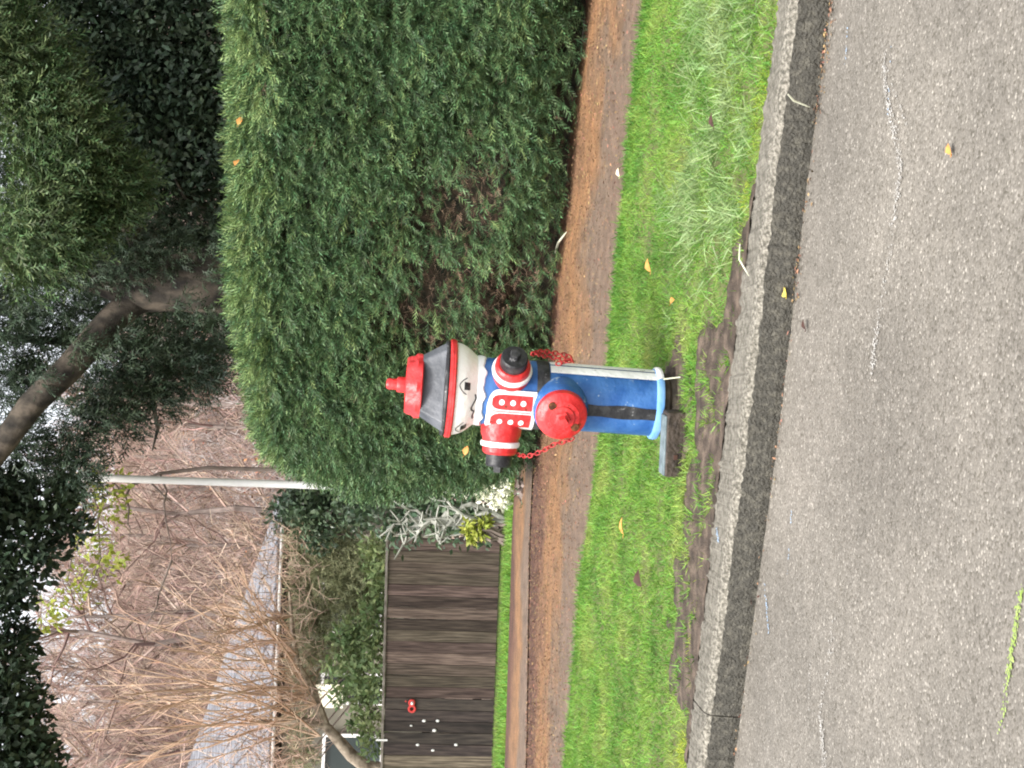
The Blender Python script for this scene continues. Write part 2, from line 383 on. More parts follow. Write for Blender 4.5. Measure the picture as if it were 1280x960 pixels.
# ------------------------------------------------------------------ ground lines (world x -> y), measured on the ground plane
def line(pts):
    pts = sorted(pts); xs = [p[0] for p in pts]; ys = [p[1] for p in pts]
    return lambda x: np.interp(x, xs, ys)
def ext(pts, sl, sr, far=14):
    pts = sorted(pts); a, b = pts[0], pts[-1]
    return [(a[0] - far, a[1] - sl * far)] + pts + [(b[0] + far, b[1] + sr * far)]
g = lambda px, py, z=0: (on(px, py, z).x, on(px, py, z).y)
KB = line(ext([g(860, 960), g(911, 510), g(977, 0)], -.27, -.34))
_kf = ext([g(880, 960), g(937, 510), g(966, 240), g(996, 0)], -.27, -.34)
KF = line(_kf)
GE = line(ext([g(705, 960), g(726, 720), g(756, 505), g(777, 260), g(807, 0)], -.30, -.36))
PF = line([(-16, 11.6), (-6, 8.9), g(632, 960), g(642, 640), (.2, 8.45), (3, 7.4), (9, 5.0), (16, 2.6)])
CR = line([(-16, 10.6), (-6, 8.2), g(659, 960), g(663, 670), (.2, 7.6), (3, 6.7), (9, 4.5), (16, 2.2)])
ROADZ = -.074

def sheet(name, f0, f1, z0, z1, x0, x1, nx, ny, m, kind='structure', bumpy=0.0, seed=0, parent=None):
    xs = np.linspace(x0, x1, nx); v = []; f = []; uv = []
    for i, x in enumerate(xs):
        for j in range(ny):
            t = j / (ny - 1); y = f0(x) * (1 - t) + f1(x) * t
            e = min(1, 4 * t, 4 * (1 - t))
            v.append((x, y, z0 * (1 - t) + z1 * t + bumpy * e * (vn(x * 3, y * 3, seed) - .5 + .5 * (vn(x * 11, y * 11, seed + 1) - .5)))); uv.append((x, t))
    for i in range(nx - 1):
        for j in range(ny - 1):
            a = i * ny + j; f.append((a, a + ny, a + ny + 1, a + 1))
    me = bpy.data.meshes.new(name); me.from_pydata(v, [], f); me.materials.append(m)
    ul = me.uv_layers.new(name='UVMap')
    li = np.zeros(len(me.loops), np.int32); me.loops.foreach_get('vertex_index', li)
    ul.data.foreach_set('uv', np.array(uv, np.float32)[li].ravel())
    me.polygons.foreach_set('use_smooth', [True] * len(me.polygons))
    return link(name, me, parent, kind)

# terrain: level by the street, falling away behind the path, a wooded hill beyond
def tz(x, y):
    x = np.asarray(x, float); y = np.asarray(y, float)
    z = -.30 - .25 * np.clip((y - 11) / 8, 0, 1)
    z = z + np.clip(y - 31, 0, None) * .225 * (1 - .15 * np.clip((y - 31) / 90, 0, 1)) * (.9 + .2 * vn(x * .04, y * .04, 3))
    z = z + 1.6 * (vn(x * .09, y * .09, 4) - .5) * np.clip((y - 30) / 15, 0, 1)
    return z
tx = np.unique(np.concatenate([np.linspace(-400, -70, 12), np.linspace(-70, 60, 66), np.linspace(60, 400, 12)]))
ty = np.unique(np.concatenate([np.linspace(-300, 0, 10), np.linspace(0, 30, 16), np.linspace(30, 110, 50), np.linspace(110, 420, 14)]))
TX, TY = np.meshgrid(tx, ty, indexing='ij'); TZ = tz(TX, TY)
nn = len(ty)
tv = np.stack([TX.ravel(), TY.ravel(), TZ.ravel()], 1)
tf = [(i * nn + j, (i + 1) * nn + j, (i + 1) * nn + j + 1, i * nn + j + 1) for i in range(len(tx) - 1) for j in range(nn - 1)]
me = bpy.data.meshes.new('ground'); me.from_pydata(tv.tolist(), [], tf); me.materials.append(M['terrain'])
me.polygons.foreach_set('use_smooth', [True] * len(tf)); link('ground', me, None, 'structure')

road = sheet('road', lambda x: KF(x) - 9 + 0 * x, lambda x: KF(x) + .10, ROADZ, ROADZ, -14, 13, 60, 24, M['road'])
# lawn strip, path, far edging, verge
lawn = sheet('lawn_strip', lambda x: KB(x) - .0, GE, -.008, -.004, -14, 13, 160, 26, M['lawnsoil'], bumpy=.018, seed=5)
path = sheet('footpath', GE, lambda x: CR(x) - .008, 0.0, 0.0, -14, 13, 120, 14, M['path'], bumpy=.012, seed=8)
sheet('path_joint', lambda x: CR(x) - .04, lambda x: CR(x) + .04, -.02, -.02, -14, 13, 60, 2, M['hedgecore'])
sheet('path_edging', lambda x: CR(x) + .008, PF, 0.006, 0.006, -14, 13, 100, 5, M['path'], bumpy=.01, seed=9)
verge = sheet('verge', PF, lambda x: PF(x) * 0 + 13.5, -.02, -.33, -14, 13, 60, 12, M['lawnsoil'], bumpy=.03, seed=12)

# bare mud where the lawn is worn beside the kerb
hx, hy = on(850, 507).x, on(850, 507).y
def mudmask(x, y):
    back = y - KB(x)
    w = .40 * np.clip((x + 1.05) / .35, 0, 1) * np.clip((.42 - x) / .3, 0, 1)
    ring_ = np.clip((.19 - np.hypot(x - hx, (y - hy - .03) * .9) + .10 * (vn(x * 18, y * 18, 23) - .5)) / .08, 0, 1)  # bare ring at the hydrant foot; its dark soil doubles as contact shade
    return np.maximum(ring_, np.clip((w - back + .16 * (vn(x * 7, y * 9, 21) - .5) * 2 + .10 * (vn(x * 25, y * 25, 22) - .5)) / .10, 0, 1))
xs = np.linspace(-1.15, .5, 160); v = []; f = []
for x in xs:
    for j in range(60):
        t = j / 59; y = KB(x) - .005 + .85 * t
        mm = float(mudmask(x, y)); v.append((x, y, -.05 + .056 * min(1, mm * 3) + .008 * (vn(x * 16, y * 16, 30) - .5) + .004 * (vn(x * 60, y * 60, 33) - .5)))
for i in range(159):
    for j in range(59):
        a = i * 60 + j; f.append((a, a + 60, a + 61, a + 1))
me = bpy.data.meshes.new('mud_patch'); me.from_pydata(v, [], f); me.materials.append(M['soil']); me.polygons.foreach_set('use_smooth', [True] * len(f))
link('mud_patch', me, None, 'structure')

# kerb: cast lengths with open joints
kerb = empty('kerb', kind='structure')
jx = [-12, -9.2, -6.4, -3.6, g(884, 890)[0], 2.2, 5.0, 7.8, 10.6, 12.8]
for a, b in zip(jx[:-1], jx[1:]):
    mb = MB(); n_ = max(4, int((b - a) / (.007 if -3.7 < b < 2.6 else .05)))
    xs = np.linspace(a + .0015, b - .0015, n_)
    vv = []; ff = []
    P = 7
    for i, x in enumerate(xs):
        yb, yf = float(KB(x)) + .0, float(KF(x))
        rg = lambda k: .003 * (vn(x * 18, k * 3.7, 40) - .5) + .006 * (vn(x * 70, k * 2.1, 41) - .5) + .005 * (vn(x * 150, k * 5.1, 42) - .5)
        vv += [(x, yb + .012, -.3), (x, yb + .012 + rg(1), .004 + rg(2)), (x, yf + .035, .010 + rg(3)), (x, yf + .010 + rg(4), .006 + rg(5)),
               (x, yf + rg(6), -.004 + rg(7)), (x, yf - .012 + rg(8), -.055), (x, yf - .016 + rg(9), -.3)]
    for i in range(n_ - 1):
        for j in range(P - 1):
            k = i * P + j; ff.append((k, k + P, k + P + 1, k + 1))
    ff.append(tuple(range(P - 1, -1, -1))); ff.append(tuple((n_ - 1) * P + j for j in range(P)))
    me = bpy.data.meshes.new('kerb_segment'); me.from_pydata(vv, [], ff); me.materials.append(M['kerb']); me.materials.append(M['kerbface']); me.materials.append(M['kerbarris'])
    for i, p in enumerate(me.polygons):
        k_ = i % (P - 1); p.material_index = 0 if i >= (n_ - 1) * (P - 1) else 1 if k_ >= 4 else 2 if k_ >= 2 else 0
    link('kerb_segment', me, kerb, 'structure')

# chalk scribbles and a yellow-green line on the road, made of many small flecks
def chalk(pts, wid, m, dens=1.0, z=ROADZ, name='fleck_line', parent=None, seed=1):
    r = np.random.default_rng(seed); v = []; f = []
    P = [on(px, py, z) for px, py in pts]
    for a, b in zip(P[:-1], P[1:]):
        L = (b - a).length; n_ = int(L / .0022 * dens) + 1
        for i in range(n_):
            u_ = r.random(); c = a.lerp(b, u_)
            if vn(c.x * 9 + c.y * 14, seed, 3) < .42 and r.random() < .75: continue
            c = c + Vector((r.normal(0, wid * .35), r.normal(0, wid * .35), .0025 + r.random() * .001))
            s = r.uniform(.001, .003); th = r.uniform(0, 6.28); k = len(v)
            for q in range(5):
                w = th + q * 1.2566; rr = s * r.uniform(.6, 1.1); v.append((c.x + rr * math.cos(w), c.y + rr * math.sin(w), c.z))
            f.append(tuple(range(k, k + 5)))
    me = bpy.data.meshes.new(name); me.from_pydata(v, [], f); me.materials.append(m)
    return link(name, me, parent or road, 'structure')
chalk([(1090, 470), (1100, 400), (1116, 300), (1128, 210), (1108, 110), (1106, 70)], .022, M['chalkwhite'], 2.4, seed=2)
chalk([(1108, 80), (1118, 110), (1136, 160)], .006, M['chalkwhite'], .5, seed=3)
chalk([(1043, 770), (1039, 830), (1026, 880), (1032, 960)], .022, M['chalkwhite'], 3.0, seed=4)
chalk([(1014, 830), (1012, 890)], .006, M['chalkwhite'], .4, seed=5)
chalk([(957, 728), (962, 790)], .006, M['chalkblue'], 1.3, seed=6)
chalk([(991, 638), (985, 715)], .006, M['chalkblue'], 1.0, seed=7)
chalk([(1118, 12), (1111, 150)], .005, M['chalkblue'], .25, seed=8)
chalk([(1062, 20), (1058, 80)], .006, M['chalkblue'], .35, seed=18)
chalk([(1279, 735), (1262, 850), (1252, 915)], .012, M['greenline'], 3.0, seed=9)  # yellow-green line built from the same flecks
chalk([(897, 660), (899, 676)], .010, M['chalkblue'], 3, z=.008, parent=kerb, seed=10)

# ------------------------------------------------------------------ grass
def grass_patch(name, x0, x1, flo, fhi, n_, lmin, lmax, m, zf, dens=None, bias=(0, 0, 0), seed=0, flat=.5, T=T_BLADE):
    r = np.random.default_rng(seed)
    x = r.uniform(x0, x1, n_); t = r.random(n_); y = flo(x) * (1 - t) + fhi(x) * t
    if dens is not None:
        k = r.random(n_) < dens(x, y); x, y, t = x[k], y[k], t[k]
    n_ = len(x); z = zf(x, y, t)
    d = np.stack([r.normal(0, flat, n_) + bias[0], r.normal(0, flat, n_) + bias[1], np.abs(r.normal(.7, .3, n_)) + bias[2]], 1)
    u = np.stack([r.normal(0, 1, n_), r.normal(0, 1, n_), r.normal(0.6, .4, n_)], 1)
    sc = r.uniform(lmin, lmax, n_)
    return scatter(name, T, np.stack([x, y, z], 1), d, u, sc, m, None, 'stuff')
lz = lambda x, y, t: -.012 + .008 * t + .018 * np.minimum(1, np.minimum(4 * t, 4 * (1 - t))) * (vn(x * 3, y * 3, 5) - .5 + .5 * (vn(x * 11, y * 11, 6) - .5))
def dlawn(x, y):
    base = 1 - .92 * mudmask(x, y)
    thin = np.where(vn(x * 3.1, y * 5, 31) > .72, .6, 1)
    return base * thin
grass_patch('grass', -3.2, 3.0, lambda x: KB(x) + .005, lambda x: GE(x) + .05 * (vn(x * 6, x * 0, 90) - .4) + .04 * (vn(x * 21, x * 0, 91) - .5), 240000, .016, .036, M['grass'], lz, dlawn, seed=1, flat=.8)
grass_patch('edge_grass', -3.2, 3.0, lambda x: GE(x) - .12 + .05 * (vn(x * 5, x * 0, 93) - .5), lambda x: GE(x) + .02, 22000, .025, .05, M['grassdark'], lz, lambda x, y: np.clip((vn(x * 4, y * 4, 94) - .3) * 3, 0, 1) * np.clip(.55 + x * .3, .25, 1), seed=6, flat=.6)
grass_patch('kerb_moss', -3.2, 3.0, lambda x: KB(x) + .005, lambda x: KB(x) + .13, 26000, .012, .028, M['mossgrass'], lz, lambda x, y: np.clip((vn(x * 5, y * 9, 95) - .35) * 3, 0, 1) * np.where((x < -.55) | (x > .45), 1, .1), seed=7, flat=.8)
def dtall(x, y):
    tt = (y - KB(x)) / (GE(x) - KB(x))
    m_ = np.clip((x - .22 + .25 * (vn(x * 4, y * 4, 44) - .5)) / .2, 0, 1) * np.clip((.62 - tt + .25 * (vn(x * 5, y * 5, 45) - .5)) / .15, 0, 1) * np.clip((tt - .04) / .08, 0, 1)
    return m_ * np.where(vn(x * 13, y * 16, 46) > .46, 1, .06)
grass_patch('long_grass', .1, 3.2, lambda x: KB(x) + .01, GE, 95000, .03, .08, M['grasspale'], lz, dtall, bias=(-.2, -.1, -.1), seed=2, flat=.8, T=T_THIN)
# low clumps left in the mud by the hydrant's foot
hx, hy = on(850, 507).x, on(850, 507).y
def dtuft(x, y): return .8 * np.exp(-(((x - hx - .06) / .09) ** 2 + ((y - hy + .14) / .05) ** 2)) + .9 * np.exp(-(((x - hx + .27) / .10) ** 2 + ((y - hy + .13) / .04) ** 2)) + .5 * (vn(x * 19, y * 26, 50) > .72) * mudmask(x, y)
grass_patch('grass_tufts', -1.1, .5, lambda x: KB(x) + .02, lambda x: KB(x) + .55, 40000, .016, .042, M['grass'], lambda x, y, t: 0 * x - .002, dtuft, seed=3, flat=.7)
vz = lambda x, y, t: -.02 - .31 * t
grass_patch('verge_grass', -4, .4, PF, lambda x: PF(x) * 0 + 12.4, 60000, .04, .09, M['grass'], vz, None, seed=4, flat=.5)

# needle and leaf litter on the path, thickest under the hedge
r = np.random.default_rng(77)
n_ = 26000; x = r.uniform(-2.6, 2.6, n_); t = r.beta(1.5, 1.1, n_); y = GE(x) * (1 - t) + CR(x) * t
d = np.stack([r.normal(0, 1, n_), r.normal(0, 1, n_), r.normal(0, .12, n_)], 1); u = np.stack([r.normal(0, .2, n_), r.normal(0, .2, n_), np.ones(n_)], 1)
scatter('leaf_litter', T_LEAF, np.stack([x, y, .009 + r.random(n_) * .006], 1), d, u, r.uniform(.005, .018, n_), M['litter'], None, 'stuff')

# grit and scraps washed along the gutter, crumbs of soil on the mud
r = np.random.default_rng(78)
n_ = 2000; x = r.uniform(-2.2, 2.2, n_); y = KF(x) - .016 - np.abs(r.normal(0, .022, n_)); k = r.random(n_) < .15 + .85 * (vn(x * 4, x * 0, 92) > .5)
x, y = x[k], y[k]; n_ = len(x)
scatter('gutter_grit', T_LEAF, np.stack([x, y, ROADZ + .003 + r.random(n_) * .006], 1), np.stack([r.normal(0, 1, n_), r.normal(0, 1, n_), r.normal(0, .15, n_)], 1), np.stack([r.normal(0, .3, n_), r.normal(0, .3, n_), np.ones(n_)], 1), r.uniform(.004, .014, n_), M['litter'], None, 'stuff')

# ------------------------------------------------------------------ hedge
ht = np.array([.855, -.519, 0.]); hn = np.array([-.519, -.855, 0.]); B0 = np.array([.08, 7.0, 0.])
SC, RR, HH = -.47, .65, 1.60
def hedge_pts(n_, r, s_max=4.6, inset=0.0):
    """random points over front, rounded end and top with outward normals; returns p, n, s, z"""
    arc = math.pi * RR * .62; tot = (s_max - SC) + arc
    q = r.random(n_) * tot; v_ = r.random(n_)
    onarc = q < arc
    ang = np.where(onarc, (1 - q / arc) * math.pi * .62, 0)        # 0 = front normal, growing towards the left end
    s = np.where(onarc, SC, SC + q - arc)
    N = np.cos(ang)[:, None] * hn - np.sin(ang)[:, None] * ht
    C = B0 + s[:, None] * ht - hn * RR
    zt = HH - .22 * np.clip(ang / 1.6, 0, 1) ** 1.5 - .10 * np.clip((-.1 - s + .3) / .6, 0, 1) + .05 * (vn(s * 2.2, ang * 2, 61) - .5)
    # profile: v 0..0.8 up the face, 0.8..1 over the shoulder and onto the top
    rs = .17
    hf = zt - rs
    Lf, La, Lt = hf, rs * 1.57, .35
    L = Lf + La + Lt; w = v_ * L
    face = w < Lf; sh = (~face) & (w < Lf + La)
    a = np.clip((w - Lf) / rs, 0, 1.57)
    z = np.where(face, w, np.where(sh, hf + rs * np.sin(a), zt))
    ins = np.where(face, 0, np.where(sh, rs * (1 - np.cos(a)), rs + (w - Lf - La)))
    under = .16 * np.clip((.34 - z) / .34, 0, 1) ** 1.5 + np.clip(ang / 1.2, 0, 1) * (.29 * np.clip((z - .92) / .55, 0, 1) + .14 * np.clip((.65 - z) / .65, 0, 1))
    lump = .07 * (vn(s * 2.1 + ang, z * 2.6, 62) - .5) + .05 * (vn(s * 6 + ang * 3, z * 6, 63) - .5)
    rad = RR - ins - under + lump - inset
    P_ = C + N * rad[:, None]; P_[:, 2] = np.maximum(z, .03)
    NN = N * np.where(face, 1, np.cos(a))[:, None]; NN[:, 2] = np.where(face, .05, np.sin(a))
    return P_, NN, s, z, w / L, ang
def brown(s, z):
    """worn, browned patches low on the face"""
    b = 1.15 * np.exp(-(((s - .45) / .42) ** 2 + ((z - .62) / .32) ** 2)) + .8 * np.exp(-(((s - .95) / .22) ** 2 + ((z - .42) / .14) ** 2)) + .6 * np.exp(-(((s - .5) / .3) ** 2 + ((z - .25) / .18) ** 2))
    return 1.32 * b * (.35 + 1.1 * vn(s * 5.5, z * 5.5, 64))
hedge = empty('hedge', (float(B0[0]), float(B0[1]), 0), 'tall clipped green cypress hedge with browned patches behind the hydrant', 'hedge')
hoff = np.array(hedge.location)
r = np.random.default_rng(5)
# dark twiggy inside
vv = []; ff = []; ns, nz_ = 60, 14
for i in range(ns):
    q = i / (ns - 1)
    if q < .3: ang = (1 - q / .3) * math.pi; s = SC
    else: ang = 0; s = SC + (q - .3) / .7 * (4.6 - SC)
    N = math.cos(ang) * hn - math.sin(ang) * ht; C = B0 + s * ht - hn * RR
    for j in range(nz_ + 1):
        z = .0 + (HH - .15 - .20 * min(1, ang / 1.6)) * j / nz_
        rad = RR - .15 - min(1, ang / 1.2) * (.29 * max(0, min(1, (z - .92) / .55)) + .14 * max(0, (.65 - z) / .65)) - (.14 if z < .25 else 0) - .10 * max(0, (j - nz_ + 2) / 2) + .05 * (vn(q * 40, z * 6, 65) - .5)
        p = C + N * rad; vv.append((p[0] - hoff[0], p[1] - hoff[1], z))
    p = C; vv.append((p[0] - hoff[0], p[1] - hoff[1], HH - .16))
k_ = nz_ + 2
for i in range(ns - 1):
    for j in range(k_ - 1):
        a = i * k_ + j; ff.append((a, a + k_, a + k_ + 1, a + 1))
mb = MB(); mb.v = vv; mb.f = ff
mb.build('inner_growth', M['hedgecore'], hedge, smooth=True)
def hedge_sprays(name, n_, m, keep, lmin, lmax, T=T_SPRAY, seed=1, depth=.10, horiz=.55):
    r = np.random.default_rng(seed)
    P_, NN, s, z, w, ang = hedge_pts(n_, r)
    k = r.random(n_) < keep(s, z, w, ang); P_, NN = P_[k], NN[k]
    n_ = len(P_)
    P_ = P_ - NN * (r.random(n_) ** 1.6 * depth)[:, None]
    d = NN * .55 + np.array([-horiz, -.05, .05]) + r.normal(0, .5, (n_, 3))
    u = NN * .8 + r.normal(0, .55, (n_, 3)) + np.array([0, 0, .4])
    return scatter(name, T, P_ - hoff, d, u, r.uniform(lmin, lmax, n_), m, hedge, 'stuff')
hedge_sprays('foliage', 74000, M['hedge'], lambda s, z, w, a: np.clip(1 - 1.0 * brown(s, z), .08, 1) * np.where(vn(s * 9 + a * 5, z * 9, 70) > .3, 1, .6) * np.clip((z - .02) / .14, .15, 1), .05, .105, T=T_HEDGE, seed=1, depth=.13)
hedge_sprays('sunlit_tips', 40000, M['hedgetop'], lambda s, z, w, a: np.clip((z - 1.38 + .14 * np.clip(a, 0, 2)) / .14, 0, 1) * .9 + .05 * (vn(s * 4, z * 4, 71) > .5), .05, .11, T=T_HEDGE, seed=2, depth=.05, horiz=.8)  # paler sprays imitate light catching the top of the hedge
hedge_sprays('dead_sprays', 26000, M['deadtwig'], lambda s, z, w, a: np.clip(brown(s, z) * .9, 0, .9) + .02, .04, .09, T=T_TWIG, seed=3, depth=.16)
hedge_sprays('dead_leaves', 9000, M['deadtwig'], lambda s, z, w, a: np.clip(brown(s, z) * .7, 0, .8), .03, .06, seed=4, depth=.14)

# ------------------------------------------------------------------ trees
def clump(c, rad, n_, r, squash=.8, shell=.55):
    p = nrmz(r.normal(0, 1, (n_, 3))) * (r.random(n_) ** shell)[:, None]
    out = nrmz(p + 1e-6)
    lump = .8 + .45 * vn(out[:, 0] * 2.5 + c[0] * 3, out[:, 2] * 2.5 + out[:, 1] * 2.1, int(abs(c[0] * 10)) % 50)
    p = p * rad * lump[:, None]; p[:, 2] *= squash
    return p + np.array(c), out
def foliage(name, cl, m, parent, T, lmin, lmax, dens, droop=.5, seed=1, loose=.6):
    """cl: (px, py, distance, radius) in the picture or world points"""
    r = np.random.default_rng(seed); P_ = []; O = []
    for c in cl:
        if len(c) == 4: ctr = at(c[0], c[1], c[2]); rad = c[3]
        else: ctr = Vector(c[0]); rad = c[1]
        p, o = clump(ctr, rad, int(dens * rad * rad * 4), r); P_.append(p); O.append(o)
    P_ = np.concatenate(P_); O = np.concatenate(O); n_ = len(P_)
    d = O * .7 + r.normal(0, loose, (n_, 3)) + np.array([0, 0, -droop])
    u = np.array([0, 0, 1.]) + O * .6 + r.normal(0, .5, (n_, 3))
    off = np.array(parent.location)
    return scatter(name, T, P_ - off, d, u, r.uniform(lmin, lmax, n_), m, parent, 'stuff')
def world_clumps(c, rx, ry, rz, n_, rad, seed):
    r = random.Random(seed); out = []
    for i in range(n_):
        while True:
            x, y, z = (r.uniform(-1, 1) for _ in range(3))
            if x * x + y * y + z * z < 1: break
        out.append(((c[0] + x * rx, c[1] + y * ry, c[2] + z * rz), rad * r.uniform(.7, 1.25)))
    return out
def limb_pts(a, b, n_, wob, rs):
    a, b = Vector(a), Vector(b); rr = random.Random(rs)
    return [a.lerp(b, i / (n_ - 1)) + (Vector((rr.uniform(-1, 1), rr.uniform(-1, 1), rr.uniform(-1, 1))) * wob if 0 < i < n_ - 1 else Vector()) for i in range(n_)]

# the big cypress whose trunk rises behind the hedge
tb = at(300, 362, 9.7); tb.z = -.3
cyp = empty('cypress_tree', tb, 'large cypress tree with thick forked trunk rising behind the hedge', 'tree')
o_ = Vector(tb)
mb = MB()
fork = at(178, 358, 9.7)
mb.tube([Vector((0, 0, 0)), at(360, 365, 9.7) - o_, at(290, 360, 9.7) - o_, at(230, 352, 9.7) - o_, fork - o_, at(90, 335, 9.75) - o_, at(0, 318, 9.8) - o_, at(-160, 300, 9.9) - o_, at(-500, 300, 10) - o_],
        [.30, .235, .215, .205, .18, .11, .10, .08, .05], 14)
mb.build('trunk', M['bark'], cyp, smooth=True, angle=80)
mb = MB()
mb.tube([at(205, 358, 9.72) - o_, at(165, 378, 9.68) - o_, at(140, 400, 9.62) - o_, at(85, 462, 9.55) - o_, at(40, 505, 9.5) - o_, at(0, 560, 9.5) - o_, at(-60, 640, 9.5) - o_], [.12, .105, .098, .095, .088, .08, .06], 12)
mb.build('limb', M['bark'], cyp, smooth=True, angle=80)
mb = MB()
mb.tube([at(190, 345, 9.7) - o_, at(140, 240, 9.2) - o_, at(90, 180, 8.9) - o_, at(20, 120, 8.8) - o_], [.06, .05, .04, .03], 8)
mb.build('limb', M['bark'], cyp, smooth=True, angle=80)
mb = MB()
for i, (a, b) in enumerate([((120, 260, 9.3), (170, 200, 9)), ((150, 250, 9.4), (210, 330, 9.5)), ((230, 352, 9.7), (260, 300, 9.4))]):
    mb = MB(); mb.tube(limb_pts(at(*a) - o_, at(*b) - o_, 6, .05, i), [.03, .025, .02, .016, .012, .006], 6); mb.build('branch', M['bark'], cyp, smooth=True)
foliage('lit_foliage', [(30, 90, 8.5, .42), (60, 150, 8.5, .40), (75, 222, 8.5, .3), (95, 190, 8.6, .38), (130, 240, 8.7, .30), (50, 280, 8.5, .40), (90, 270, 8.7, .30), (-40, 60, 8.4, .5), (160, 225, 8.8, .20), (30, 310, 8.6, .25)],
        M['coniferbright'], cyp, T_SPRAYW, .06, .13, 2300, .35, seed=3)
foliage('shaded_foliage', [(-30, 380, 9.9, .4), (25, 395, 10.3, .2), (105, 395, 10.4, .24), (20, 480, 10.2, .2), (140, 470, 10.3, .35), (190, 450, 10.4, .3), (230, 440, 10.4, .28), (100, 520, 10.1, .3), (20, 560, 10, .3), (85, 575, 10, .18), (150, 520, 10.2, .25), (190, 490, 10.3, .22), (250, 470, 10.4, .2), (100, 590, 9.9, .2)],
        M['evergreen'], cyp, T_SPRAYW, .07, .14, 1100, .5, seed=4)  # shade on these sprays comes from a darker leaf colour
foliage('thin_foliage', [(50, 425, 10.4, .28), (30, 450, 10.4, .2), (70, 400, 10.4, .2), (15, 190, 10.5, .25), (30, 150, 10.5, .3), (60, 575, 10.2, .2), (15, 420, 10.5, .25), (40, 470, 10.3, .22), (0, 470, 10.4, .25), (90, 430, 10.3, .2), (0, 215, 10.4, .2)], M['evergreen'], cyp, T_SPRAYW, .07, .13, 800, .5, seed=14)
foliage('trunk_shoots', [(205, 325, 9.4, .11), (250, 390, 9.42, .08), (215, 385, 9.4, .07), (275, 330, 9.4, .08), (165, 330, 9.4, .2), (120, 330, 9.4, .22), (80, 350, 9.45, .2), (150, 420, 9.4, .10), (270, 400, 9.45, .1), (40, 380, 9.5, .2), (170, 300, 9.3, .2), (225, 305, 9.35, .14), (235, 372, 9.42, .06), (120, 440, 9.4, .10), (95, 430, 9.4, .12), (255, 345, 9.38, .07), (50, 470, 9.35, .1), (260, 300, 9.3, .13)], M['evergreen'], cyp, T_SPRAYW, .05, .10, 1500, .5, seed=6)
foliage('crown', world_clumps((tb.x + .3, 10.4, 6.9), 2.6, 1.9, 1.5, 34, .8, 9), M['conifer'], cyp, T_SPRAYW, .14, .26, 420, .5, seed=5)

# dark evergreens standing close behind it
def evergreen(label, base, trunk_r, height, cl, seed, dens=1500, m='evergreen', T=T_SPRAYW, l0=.06, l1=.12, crown=None, nbr=12):
    b = Vector(base); e = empty('evergreen_tree', b, label, 'tree', 'evergreens behind the hedge')
    mb = MB(); mb.tube([(0, 0, 0), (.05, 0, height * .3), (-.05, .05, height * .65), (0, 0, height)], [trunk_r, trunk_r * .8, trunk_r * .5, .02], 10)
    mb.build('trunk', M['bark'], e, smooth=True)
    mb = MB(); rr = random.Random(seed)
    for i in range(nbr):
        z = height * rr.uniform(.25, .9); a = rr.uniform(0, 6.28); L = rr.uniform(.7, 1.6)
        mb = MB(); mb.tube(limb_pts((0, 0, z), (L * math.cos(a), L * math.sin(a), z + rr.uniform(.0, .5)), 5, .06, seed + i), [.045, .035, .028, .02, .008], 5); mb.build('branch', M['bark'], e, smooth=True)
    foliage('foliage', cl, M[m], e, T, l0, l1, dens, .3, seed, .8)
    if crown: foliage('crown', crown, M[m], e, T, .13, .26, 420, .3, seed + 1, .8)
    return e
gz = lambda x, y: float(tz(x, y))
evergreen('dark evergreen tree behind the hedge, farthest right of the shaded crowns', (2.6, 12.2, -.5), .14, 6,
          [(px, py, 11.4 + .5 * ((px * 7 + py * 3) % 5) / 5, .48) for px in range(-40, 330, 62) for py in range(-50, 200, 60) if not (px < 60 and py > 120)], 21,
          crown=world_clumps((2.6, 12.4, 6.3), 1.6, 1.3, 1.3, 16, .8, 2), dens=2100, T=T_LEAF, l0=.045, l1=.085)
evergreen('dark evergreen tree filling the shade between the cypress trunk and the hedge top', (1.2, 12.6, -.5), .13, 6,
          [(px, py, 11.8 + .5 * ((px * 5 + py * 3) % 5) / 5, .46) for px in range(20, 350, 62) for py in range(215, 430, 58) if not (px < 110 and (py > 370 or py < 240))], 22,
          crown=world_clumps((1.0, 12.8, 6.5), 1.4, 1.3, 1.2, 14, .8, 3), dens=1500)
evergreen('dark evergreen tree left of the cypress trunk with sky glinting through it', (.25, 13.2, -.5), .11, 5.5,
          [(170, 455, 12.2, .45), (230, 455, 12.3, .4), (120, 480, 12.3, .45), (280, 440, 12.3, .35), (200, 495, 12.4, .3), (20, 520, 12.2, .35), (70, 570, 12.2, .28), (255, 480, 12.4, .25)], 23,
          crown=world_clumps((-.3, 13.2, 5.6), 1.1, 1.0, .8, 12, .7, 4), dens=700, nbr=4)

# evergreen overhanging from the left
b = at(300, 1230, 11.5); b.z = gz(b.x, b.y) + .1
ev = empty('leaning_evergreen', b, 'evergreen tree whose dark crown hangs down over the bare hillside', 'tree')
o_ = Vector(b)
mb = MB(); mb.tube([(0, 0, 0), (.2, -.2, 1.5), (.5, -.5, 2.8), (.4, -.6, 4.0), (.2, -.7, 5.2)], [.2, .17, .14, .1, .04], 10); mb.build('trunk', M['bark'], ev, smooth=True)
mb = MB()
for i, (a, c) in enumerate([(Vector((.5, -.5, 2.8)), at(-20, 940, 10) - o_), (Vector((.9, -.7, 3.5)), at(-70, 720, 10.2) - o_), (Vector((.9, -.7, 3.5)), at(-40, 650, 10.2) - o_)]):
    mb = MB(); mb.tube(limb_pts(a, c, 7, .05, i + 60), [.07, .06, .05, .04, .03, .02, .01], 6); mb.build('branch', M['bark'], ev, smooth=True)
